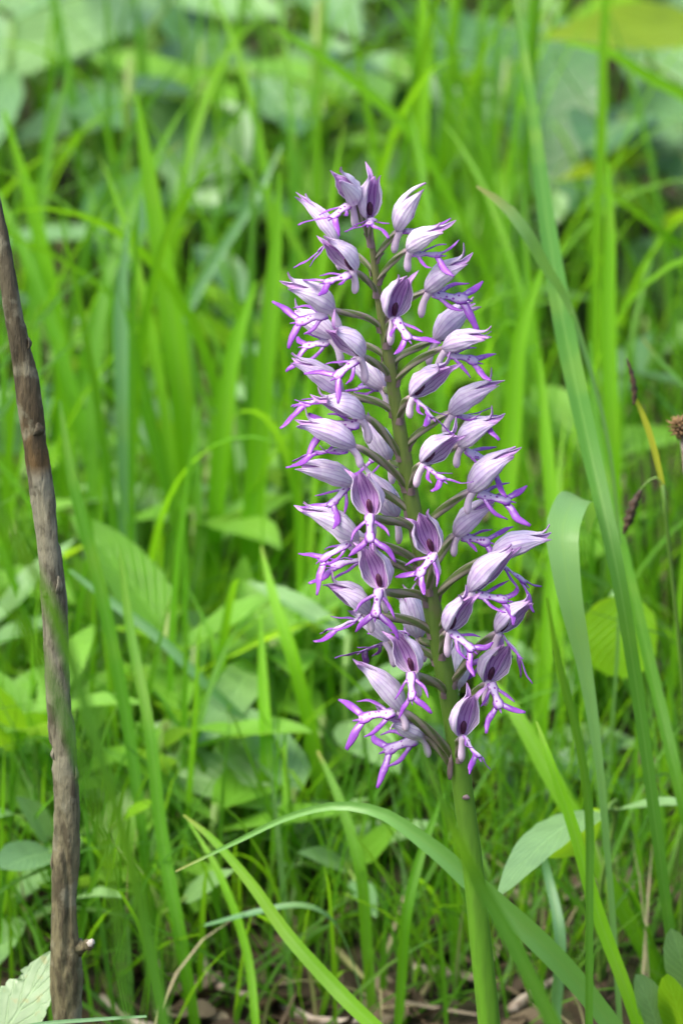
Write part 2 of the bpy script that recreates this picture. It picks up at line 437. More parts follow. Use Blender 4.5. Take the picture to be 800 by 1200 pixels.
def sepal_mesh(center, half, L, Rr, flare, curl, rs, lenf=1.0, roff=1.0, petal=False):
    """one pointed concave sepal (x forward, z dorsal), outer + inner shell"""
    n, m = 14, 8
    V, U, F, MI = [], [], [], []
    sg = 0 if abs(center) < 0.01 else (1 if center > 0 else -1)
    wob = [rs.uniform(-1, 1) for _ in range(4)]
    for shell in (0, 1):
        for i in range(n + 1):
            t = i / n
            pr = interp(t, [0, .15, .35, .6, .8, .92, 1], [.80, .95, 1, .84, .50, .24, .02])
            rad = Rr * roff * interp(t, [0, .07, .16, .35, .6, .82, 1], [.16, .50, .78, 1.0, .90, .60, .34])
            for j in range(m + 1):
                s_ = -1 + 2 * j / m
                a = center + s_ * half * pr * (1 + 0.05 * wob[0] * math.sin(6 * t))
                a -= sg * flare * 0.30 * t
                r = rad * (1 + 0.05 * math.exp(-(s_ / 0.18) ** 2) - 0.04 * s_ * s_ + 0.03 * wob[1] * math.sin(9 * t + 4 * s_))
                r += Rr * flare * .30 * math.sin(math.pi * min(1, t * 1.05))
                r += Rr * (.018 * math.cos(5 * math.pi * s_) + .13 * noise.noise(Vector((t * 5 + 9 * wob[2], s_ * 2.2, center + 5 * wob[3]))) * math.sin(math.pi * t) ** .5)
                r += Rr * curl * max(0, t - .78) ** 2 * 14
                if shell: r -= 0.00022 + 0.00004 * abs(s_)
                x = L * lenf * t * (1 - 0.06 * flare)
                V.append(Vector((x, r * math.sin(a), r * math.cos(a) + 0.06 * L * math.sin(math.pi * t))))
                U.append((j / m, t))
    o = (n + 1) * (m + 1)
    for i in range(n):
        for j in range(m):
            a = i * (m + 1) + j
            F.append((a, a + 1, a + m + 2, a + m + 1)); MI.append(0)
            F.append((o + a, o + a + m + 1, o + a + m + 2, o + a + 1)); MI.append(1)
        for j in (0, m):
            a = i * (m + 1) + j
            F.append((a, a + m + 1, o + a + m + 1, o + a)); MI.append(0)
    return V, F, U, MI

def petal_mesh(side, L, Rr, flare, rs):
    n, m = 10, 4
    V, U, F = [], [], []
    k = rs.uniform(-.1, .1)
    for i in range(n + 1):
        t = i / n
        hw = 0.0015 * interp(t, [0, .3, .7, 1], [.6, 1, .75, .05])
        a = side * (0.42 + k + 0.25 * flare * t)
        r = Rr * interp(t, [0, .15, .4, .7, 1], [.1, .5, .72, .55, .2 + .25 * flare])
        c = Vector((0.86 * L * t + 0.0004, r * math.sin(a), r * math.cos(a) + 0.05 * L * math.sin(math.pi * t)))
        tn = Vector((0, math.cos(a), -math.sin(a)))
        nn = Vector((0, math.sin(a), math.cos(a)))
        for j in range(m + 1):
            s_ = -1 + 2 * j / m
            V.append(c + tn * s_ * hw - nn * 0.00025 * s_ * s_); U.append((j / m, t))
    for i in range(n):
        for j in range(m):
            a = i * (m + 1) + j; F.append((a, a + 1, a + m + 2, a + m + 1))
    return V, F, U

def lip_mesh(Ll, rs, fold=0.10):
    """a lip like a small figure: body, two arms, two legs, in its own plane (s forward, w across, h normal)"""
    V, F, PV = [], [], []
    k = Ll / 0.0105
    def h_of(s, w): return -0.0016 * (s / 0.01) ** 2 * drop - fold * abs(w) ** 1.3 * 12 + .0005 * noise.noise(Vector((s * 420, w * 420, ph)))
    ph = rs.uniform(0, 50)
    drop = rs.uniform(-0.5, 1.0)
    def ribbon(pts, wid, pvs, th=0.00024, dz=0.0, curl=None):
        n = 9
        path2 = catmull([Vector((a, b, 0)) for a, b in pts], n)
        T, N, B = frames(path2, (0, 0, 1))
        o = len(V); seg = 10
        for i, p in enumerate(path2):
            t = i / (n - 1); hw = interp(t, np.linspace(0, 1, len(wid)), wid) / 2
            pv = interp(t, np.linspace(0, 1, len(pvs)), pvs)
            for j in range(seg):
                a = 2 * math.pi * j / seg; ca, sa = math.cos(a), math.sin(a)
                q = p + B[i] * ca * hw * (1 + .22 * noise.noise(Vector((t * 6, ca * 2, ph + pts[-1][1] * 900))))
                z = h_of(q.x, q.y) + dz + sa * th / 2 + 0.12 * hw * (1 - ca * ca) * (1 if sa >= 0 else .9)
                if curl: z += curl * t * t
                V.append(Vector((q.x * k, q.y * k, z * k)))
                PV.append(min(1, pv + 0.75 * abs(ca) ** 1.6))
        for i in range(n - 1):
            for j in range(seg):
                a = o + i * seg + j; b = o + i * seg + (j + 1) % seg
                F.append((a, b, b + seg, a + seg))
        F.append(tuple(o + j for j in range(seg))[::-1]); F.append(tuple(o + (n - 1) * seg + j for j in range(seg)))
    d = lambda x: x * rs.uniform(.72, 1.25)
    ribbon([(-.0004, 0), (.0015, 0), (.0035, 0), (.0062, 0)], [.0022, .0026, .0017, .0017, .0028, .0022], [.15, .0, .05, .15, .3])
    for s_ in (-1, 1):
        ad = d(1.0); cu = rs.uniform(-.0008, .0030)
        ribbon([(.0010, s_ * .0005), (.0020, s_ * .0017 * ad), (.0036, s_ * .0032 * ad), (.0056 + rs.uniform(-.0010, .0010), s_ * .0042 * ad + rs.uniform(-.0008, .0008))], [.0010, .0008, .0009, .0007, .0002], [.2, .5, .75, .95], dz=-.00007 * (2 + s_), curl=cu)
        ld = d(1.0); cu = rs.uniform(-.0014, .0026)
        ribbon([(.0052, s_ * .0004), (.0064, s_ * .0016 * ld), (.0078, s_ * .0034 * ld), (.0096 * d(1) ** .6, s_ * .0050 * ld)], [.0013, .0014, .0015, .0012, .0004 * rs.uniform(.6, 1.8)], [.2, .45, .7, .95], dz=-.00016 + .00006 * s_, curl=cu)
    ribbon([(.0058, 0), (.0066, 0), (.0074, 0)], [.0009, .0005, .0002], [.5, .9, 1], dz=-.0003)
    return V, F, PV

DOWN = Vector((0, 0, -1))
def flower(base, tip, lip, az, op=0.0, att=None, yo=None, tint=0.25, spur=True, df=None, Rk=1.0, fat=1.0):
    rs = random.Random(int(base[0] * 131 + base[1] * 17))
    out = Vector((math.cos(R(az)), -math.sin(R(az)), 0))
    y0 = (-math.sin(R(az)) * 0.011) if yo is None else yo * 0.001
    b = P(base[0], base[1], y0)
    sgn = -1 if math.sin(R(az)) > 0 else 1
    def ray3(px, Lfull, f):
        q = P(px[0], px[1], y0) - b; l = q.length
        dep = math.sqrt(max(0, Lfull ** 2 - l * l)) * f
        return q + Vector((0, sgn * dep, 0))
    front = abs(math.sin(R(az)))
    ax = ray3(tip, 0.0128, (0.55 - 0.3 * front * (1 if sgn < 0 else 0)) if df is None else df)
    L = max(ax.length * 1.15, 0.0120); e1 = ax.normalized()
    dors = Vector((0, 0, 0.8)) - out * (1.0 + front * 0.6)
    e3 = (dors - e1 * dors.dot(e1)).normalized(); e2 = e3.cross(e1)
    Mx = Matrix((e1, e2, e3)).transposed()
    Mi = Mx.inverted()
    Rr = (.0026 + .0004 * op) * (L / 0.0128) ** 0.6 * Rk * rs.uniform(.94, 1.06)
    # ovary (the flower itself), from the stem to the hood
    apy = att if att else base[1] + 42
    sp, sr = stem_at(apy)
    dirn = (b - sp); dh = Vector((dirn.x, dirn.y, 0)).normalized()
    a0 = sp + dh * sr * 0.55
    ln = (b - a0).length
    p1 = a0 + (dh * 0.5 + Vector((0, 0, .75))) * ln * 0.36
    p2 = b - (e1 * 0.3 + dh * 0.4 + Vector((0, 0, .15))) * ln * 0.30
    path = []
    for i in range(16):
        t = i / 15
        path.append(a0 * (1 - t) ** 3 + p1 * 3 * t * (1 - t) ** 2 + p2 * 3 * t * t * (1 - t) + b * t ** 3)
    path[-1] = b + e1 * 0.0006
    ok_ = interp(base[1], [220, 420, 700, 880], [.62, .82, 1.0, 1.08])
    rad = [0.00092 * ok_ * interp(i / 15, [0, .2, .6, .9, 1], [.78, .95, 1.12, .85, .6]) for i in range(16)]
    V, F, U = tube([Mi @ (p - b) for p in path], rad, 12, fn=lambda t, a: 1 + .13 * math.cos(3 * (a + 2.7 * t)))
    fl = mk('flower', V, F, M['ovary'], orchid, uv=U)
    fl.matrix_local = Matrix.Translation(b - orchid_root) @ Mx.to_4x4()
    fl['tint'] = tint
    # hood
    fr = op
    for cen, half, lf, ro in ((0, 0.98, 1.0, 1.0), (1.52 - .30 * op, 0.92 - .14 * op, .96, 1.035), (-1.52 + .30 * op, 0.92 - .14 * op, .96, 1.05)):
        cu = rs.uniform(-.3, 2.4); lf *= rs.uniform(.90, 1.08)
        V, F, U, MI = sepal_mesh(cen, half, L, Rr, fr if cen else fr * .45, cu, rs, lf, ro)
        o = mk('sepal', V, F, [M['sep_out'], M['sep_in']], fl, uv=U, mi=MI)
        o['tint'] = min(1, max(0, tint + rs.uniform(-.12, .12)))
    for s_ in (-1, 1):
        V, F, U = petal_mesh(s_, L, Rr, fr, rs)
        mk('petal', V, F, M['petal'], fl, uv=U)
    # column: small dark two-lobed cavity at the throat
    V, F, U = tube(catmull([(0.10 * L, 0, -.10 * Rr), (.17 * L, 0, .02 * Rr), (.27 * L, 0, .18 * Rr), (.33 * L, 0, .25 * Rr)], 7), [.0003, .0005, .0006, .00062, .0006, .0005, .0002], 10, fn=lambda t, a: 1 + .16 * math.cos(2 * a))
    mk('column', V, F, M['column'], fl, uv=U)
    # lip
    lb = b + e1 * 0.10 * L - e3 * 0.55 * Rr
    if lip is None: lv = (out * .7 + DOWN * .6) * .0100
    else:
        q = P(lip[0], lip[1], y0) - lb
        dep = math.sqrt(max(0, .0108 ** 2 - q.length ** 2)) * (.75 if sgn < 0 else .5)
        lv = q + Vector((0, sgn * dep, 0))
    ll = min(max(lv.length, .0097), .0128); l1 = lv.normalized()
    nh = e1 * 0.9 + Vector((0, 0, .3)) + Vector((0, -.25, 0))
    l3 = (nh - l1 * nh.dot(l1)).normalized(); l2 = l3.cross(l1)
    roll = rs.uniform(-.7, .7); l2, l3 = l2 * math.cos(roll) + l3 * math.sin(roll), l3 * math.cos(roll) - l2 * math.sin(roll)
    V, F, PV = lip_mesh(ll, rs)
    Ml = Matrix((l1, l2, l3)).transposed()
    V = [Mi @ (lb + Ml @ v - b) for v in V]
    mk('lip', V, F, M['lip'], fl, attrs={'pv': PV})
    # spur
    if spur:
        hx = Vector((e1.x, e1.y, 0))
        s1 = (DOWN * .95 - hx * .45 + Vector((rs.uniform(-.12, .12), 0, 0))).normalized()
        sl_ = .0058 * rs.uniform(.85, 1.12)
        s0 = b + e1 * .0008 - e3 * .0005
        pts = catmull([s0, s0 + s1 * sl_ * .4 + hx * -.0004, s0 + s1 * sl_ * .75, s0 + s1 * sl_ + hx * .0006], 9)
        V, F, U = tube([Mi @ (p - b) for p in pts], [.0009, .00086, .00078, .00074, .00076, .00082, .00086, .00078, .0004], 10)
        mk('spur', V, F, M['spur'], fl, uv=U)
    # bract: little pointed scale hugging the stem under the ovary
    bl = .0030 * rs.uniform(.8, 1.2)
    V, F, U = [], [], []
    tanv = Vector((0, 0, 1)).cross(dh).normalized()
    for i in range(6):
        t = i / 5; hw = .00095 * interp(t, [0, .3, 1], [1, .9, .05])
        c = a0 + dh * (sr * .30 + .0012 * t * t) + Vector((0, 0, -.0010 + bl * t)) - dh * .0004
        for j in range(4):
            s_ = -1 + 2 * j / 3
            V.append(Mi @ (c + tanv * s_ * hw + dh * (.0011 - .0007 * s_ * s_) - b)); U.append((j / 3, t))
    for i in range(5):
        for j in range(3):
            a = i * 4 + j; F.append((a, a + 1, a + 5, a + 4))
    mk('bract', V, F, M['bract'], fl, uv=U)
    return fl

FL = [  # hood base, hood tip, lip end, azimuth (0 right, 90 towards the viewer, 180 left), openness, ovary foot
    dict(base=(415, 238), tip=(398, 207), lip=(381, 250), az=165, att=281, tint=.95, yo=-3),
    dict(base=(432, 257), tip=(438, 212), lip=(430, 252), az=60, op=.15, att=284, tint=.9, yo=-2, spur=False),
    dict(base=(396, 285), tip=(353, 240), lip=(372, 300), az=190, att=320, tint=.35, yo=4, Rk=.72),
    dict(base=(416, 318), tip=(386, 287), lip=(362, 330), az=135, op=.75, att=343, tint=.5, yo=-7),
    dict(base=(392, 363), tip=(337, 333), lip=(322, 384), az=168, op=.1, att=384, tint=.6, yo=-4),
    dict(base=(393, 396), tip=(343, 377), lip=(334, 414), az=195, op=.05, att=420, tint=.35, yo=3),
    dict(base=(465, 271), tip=(494, 221), lip=(524, 262), az=12, att=303, tint=.75, yo=-1),
    dict(base=(477, 293), tip=(513, 267), lip=(538, 294), az=20, att=328, tint=.95, yo=-4),
    dict(base=(498, 341), tip=(548, 304), lip=(573, 357), az=12, op=.1, att=372, tint=.75, yo=-2),
    dict(base=(459, 374), tip=(473, 333), lip=(484, 396), az=62, op=.8, att=402, tint=.5, yo=-9),
    dict(base=(508, 398), tip=(557, 364), lip=(566, 402), az=-15, att=428, tint=.45, yo=4),
    dict(base=(518, 408), tip=(571, 392), lip=(583, 428), az=25, op=.05, att=447, tint=.35, yo=-4),
    dict(base=(425, 418), tip=(389, 389), lip=(375, 442), az=140, op=.65, att=440, tint=.35, yo=-7),
    dict(base=(402, 461), tip=(347, 425), lip=(322, 480), az=170, op=.1, att=484, tint=.3, yo=-1),
    dict(base=(427, 489), tip=(372, 470), lip=(340, 497), az=150, op=.75, att=534, tint=.25, yo=-6),
    dict(base=(416, 523), tip=(353, 497), lip=(337, 528), az=170, op=.1, att=570, tint=.25, yo=-9),
    dict(base=(450, 455), tip=(418, 436), lip=(420, 460), az=-120, op=.2, att=470, tint=.4, yo=9),
    dict(base=(456, 540), tip=(430, 505), lip=(436, 545), az=-115, op=.2, att=555, tint=.5, yo=9),
    dict(base=(416, 566), tip=(354, 545), lip=(372, 600), az=180, op=.05, att=600, tint=.55, yo=-2),
    dict(base=(436, 605), tip=(424, 562), lip=(434, 640), az=100, op=.8, att=622, tint=.35, yo=-12, df=.2),
    dict(base=(466, 606), tip=(428, 566), lip=(440, 620), az=-130, op=.1, att=625, tint=.4, yo=8),
    dict(base=(420, 632), tip=(356, 602), lip=(350, 666), az=165, op=.1, att=662, tint=.5, yo=-6),
    dict(base=(436, 650), tip=(388, 632), lip=(356, 672), az=190, op=.2, att=680, tint=.3, yo=0),
    dict(base=(448, 692), tip=(432, 648), lip=(438, 728), az=105, op=.8, att=704, tint=.3, yo=-12, df=.2),
    dict(base=(432, 718), tip=(385, 685), lip=(370, 750), az=155, op=.5, att=742, tint=.4, yo=-5),
    dict(base=(456, 752), tip=(414, 728), lip=(410, 776), az=185, op=.1, att=775, tint=.6, yo=1),
    dict(base=(508, 650), tip=(496, 612), lip=(478, 680), az=80, op=.65, att=690, tint=.3, yo=-12, df=.25),
    dict(base=(492, 748), tip=(474, 706), lip=(470, 750), az=-120, op=.2, att=765, tint=.5, yo=9),
    dict(base=(486, 790), tip=(464, 744), lip=(483, 822), az=110, op=.75, att=810, tint=.25, yo=-12, df=.2),
    dict(base=(472, 834), tip=(420, 782), lip=(388, 845), az=165, op=.05, att=888, tint=.5, yo=-7),
    dict(base=(496, 862), tip=(450, 835), lip=(424, 888), az=175, op=.05, att=900, tint=.5, yo=-2),
    dict(base=(540, 864), tip=(552, 818), lip=(566, 884), az=65, op=.7, att=885, tint=.35, yo=-11, df=.25),
    dict(base=(534, 808), tip=(538, 766), lip=(545, 790), az=-80, op=.2, att=822, tint=.9, yo=9),
    dict(base=(570, 800), tip=(592, 757), lip=(588, 828), az=68, op=.75, att=842, tint=.3, yo=-6, df=.3),
    dict(base=(581, 742), tip=(622, 706), lip=(627, 782), az=45, op=.65, att=800, tint=.3, yo=-7),
    dict(base=(524, 740), tip=(550, 700), lip=(568, 762), az=50, op=.45, att=765, tint=.4, yo=-12),
    dict(base=(549, 694), tip=(603, 648), lip=(618, 706), az=30, op=.3, att=735, tint=.35, yo=-8),
    dict(base=(574, 652), tip=(638, 632), lip=(640, 698), az=15, op=.35, att=700, tint=.4, yo=-2),
    dict(base=(532, 627), tip=(578, 586), lip=(594, 632), az=5, att=672, tint=.45, yo=1),
    dict(base=(481, 465), tip=(527, 430), lip=(514, 486), az=50, op=.55, att=490, tint=.3, yo=-9),
    dict(base=(526, 484), tip=(580, 449), lip=(592, 486), az=8, att=523, tint=.6, yo=-1),
    dict(base=(537, 522), tip=(586, 490), lip=(612, 560), az=20, op=.5, att=560, tint=.5, yo=-3),
    dict(base=(494, 543), tip=(530, 513), lip=(526, 556), az=55, op=.5, att=572, tint=.3, yo=-10),
    dict(base=(549, 576), tip=(605, 532), lip=(622, 594), az=10, op=.1, att=622, tint=.4, yo=-6),
]
for f in FL: flower(**f)

# small withered scales low on the stem
for (px, py, wpx, hpx) in ((546, 934, 5, 6), (527, 900, 3.5, 30)):
    c, r = stem_at(py); c = P(px, py, -r * .95) - orchid_root
    V, F, U = tube(catmull([c + Vector((0, 0, -hpx * PX * .5)), c + Vector((0, -.0003, 0)), c + Vector((0.0002, -.0002, hpx * PX * .6))], 7), [x * wpx * PX for x in (.5, .9, 1, .95, .8, .5, .15)], 10, flat=.35, hint=(0, -1, 0))
    mk('bract', V, F, M['bract'], orchid, uv=U)

# ------------------------------------------------------------------ stick
def build_stick():
    pts = [(-12, 195, 6), (1, 270, 9), (17, 370, 12), (32, 450, 15), (45, 545, 15.5), (53, 600, 16), (63, 700, 16.5), (68, 800, 17), (74, 870, 18.5), (78, 930, 17.5), (77, 1000, 18), (77, 1100, 20), (79, 1200, 21)]
    YS = 0.006
    P3 = [P(x, y, YS) for x, y, _ in pts][::-1]; rr = [r * PX * .9 for *_, r in pts][::-1]
    root = Vector((P3[0].x + .001, YS, 0)); root.z = ground_z(root.x, root.y) - .004
    top = P(-40, 20, YS + .004)
    P3 = [root] + P3 + [top]; rr = [24 * PX] + rr + [4 * PX]
    e = empty('stick', root, 'dead grey brown stick with rough peeling bark, stuck upright in the grass', 'stick')
    n, seg = 420, 44
    path, ix = catm(P3, n)
    rad = [interp(q, range(len(rr)), rr) for q in ix]
    T, N, B = frames(path)
    V, F, U = [], [], []
    for i, p in enumerate(path):
        for j in range(seg + 1):
            a = 2 * math.pi * (j % seg) / seg
            d = B[i] * math.cos(a) + N[i] * math.sin(a)
            q = p + d * rad[i]
            k = .10 * noise.noise(Vector((q.x * 260, q.y * 260, q.z * 70))) + .07 * noise.noise(Vector((q.x * 700, q.y * 700, q.z * 260))) + .10 * noise.noise(Vector((1, 2, q.z * 60)))
            cr = noise.noise(Vector((q.x * 420 + 9, q.y * 420, q.z * 60)))
            if cr > .15: k -= .20 * min(1, (cr - .15) * 7)
            k += .05 * noise.noise(Vector((q.x * 1500, q.y * 1500, q.z * 700)))
            V.append(p + d * rad[i] * (1 + k) - root); U.append((j / seg, 0))
    z0, z1 = path[0].z, path[-1].z
    U = [(u[0], (v.z + root.z - z0) / (z1 - z0)) for u, v in zip(U, V)]
    for i in range(n - 1):
        for j in range(seg):
            a = i * (seg + 1) + j; F.append((a, a + 1, a + seg + 2, a + seg + 1))
    F.append(tuple(range((n - 1) * (seg + 1), (n - 1) * (seg + 1) + seg)))
    bk = mk('bark', V, F, M['bark'], e, uv=U)
    # broken side stub with a pale cut end
    s0 = P(92, 1110, YS - .001); s1 = P(107, 1105, YS - .003)
    V, F, U = tube([x - root for x in catmull([s0, (s0 + s1) / 2 + Vector((0, 0, -.0004)), s1], 8)], [.0020, .0016, .0012, .0010, .0010, .0012, .0013, .0011], 12, fn=lambda t, a: 1 + .2 * math.cos(3 * a + 5 * t))
    mk('side_stub', V, F, M['bark'], e, uv=[(u, .2) for u, _ in U])
    V, F, U = tube([x - root for x in catmull([s1 - (s1 - s0) * .05, s1 + (s1 - s0) * .04, s1 + (s1 - s0) * .1], 4)], [.0010, .0011, .0008, .0003], 10, fn=lambda t, a: 1 + .3 * math.cos(2 * a + 3 * t))
    mk('cut_end', V, F, M['cutwood'], e, uv=U)
    # knots and lifted bark flakes
    for (px, py, sx, sy) in ((46, 500, 7, 9), (70, 683, 5, 13), (41, 402, 6, 8), (54, 693, 4, 5), (90, 905, 4, 12), (60, 1010, 3, 14), (94, 985, 3, 16), (63, 880, 3, 9)):
        i = min(range(n), key=lambda k: abs(path[k].z - P(px, py, YS).z))
        c = P(px, py, YS); off = c.x - path[i].x; rr_ = rad[i]
        off = max(-.96 * rr_, min(.96 * rr_, off))
        c = Vector((path[i].x + off, YS - math.sqrt(max(0, rr_ ** 2 - off ** 2)) * 1.0, c.z))
        h = Vector((off, -math.sqrt(max(1e-9, rr_ ** 2 - off ** 2)), 0)).normalized()
        V, F, U = tube([x - root for x in catmull([c - Vector((0, 0, sy * PX)) - h * .0003, c + h * .0003, c + Vector((0, 0, sy * PX)) - h * .0001], 8)], [x * sx * PX for x in (.2, .7, 1, 1, .9, .7, .5, .2)], 10, flat=.22, hint=h, fn=lambda t, a: 1 + .2 * math.cos(3 * a + 7 * t + px))
        mk('bark_flake', V, F, M['bark'], e, uv=[(u, interp(py, [195, 1200], [.95, .28])) for u, _ in U])
build_stick()

# ------------------------------------------------------------------ grass
def blade_geo(path, wid, hint, fold=.35, m=2, twist=0.0):
    """creased ribbon; wid = half widths in metres per path point"""
    T, N, B = frames(path, hint)
    V, U, F = [], [], []
    n = len(path)
    for i, p in enumerate(path):
        tw = twist * i / (n - 1)
        nn = N[i] * math.cos(tw) + B[i] * math.sin(tw); bb = B[i] * math.cos(tw) - N[i] * math.sin(tw)
        for j in range(2 * m + 1):
            s_ = (j - m) / m
            V.append(p + bb * s_ * wid[i] + nn * abs(s_) * wid[i] * fold); U.append((j / (2 * m), i / (n - 1)))
    k = 2 * m + 1
    for i in range(n - 1):
        for j in range(2 * m):
            a = i * k + j; F.append((a, a + 1, a + k + 1, a + k))
    return V, F, U

def hero_blade(pts, widths_px, mat, label, name='grass_shoot', hint=(0, -1, .2), fold=.3, root=None, twist=0.0, group=None, n=44, cat='grass blade', ground=True):
    """pts: (px, py, depth) from the foot upward; the foot runs on down to the soil"""
    p3 = [P(*p) for p in pts]
    sc_ = [(p.y - CAM.y) / -CAM.y for p in p3]
    w_ = [x * PX * .5 * k for x, k in zip(widths_px, sc_)]
    if ground:
        if root is None:
            d = (p3[0] - p3[1]); d.y = 0
            d.z = min(d.z, -.02)
            q = p3[0] + d * (p3[0].z / -d.z) * 1.0
            q.x = p3[0].x + max(-.10, min(.10, (q.x - p3[0].x) * .8))
        else: q = Vector((*rootmap(root), 0))
        q.z = ground_z(q.x, q.y) - .003
        p3 = [q] + p3; w_ = [w_[0] * .7] + w_
    o0 = p3[0].copy()
    path, ix = catm(p3, n)
    wid = [interp(q, range(len(w_)), w_) for q in ix]
    V, F, U = blade_geo([p - o0 for p in path], wid, hint, fold, 2, twist)
    o = mk(name, V, F, M[mat], uv=U); o.location = o0
    return tag(o, label, cat, group)

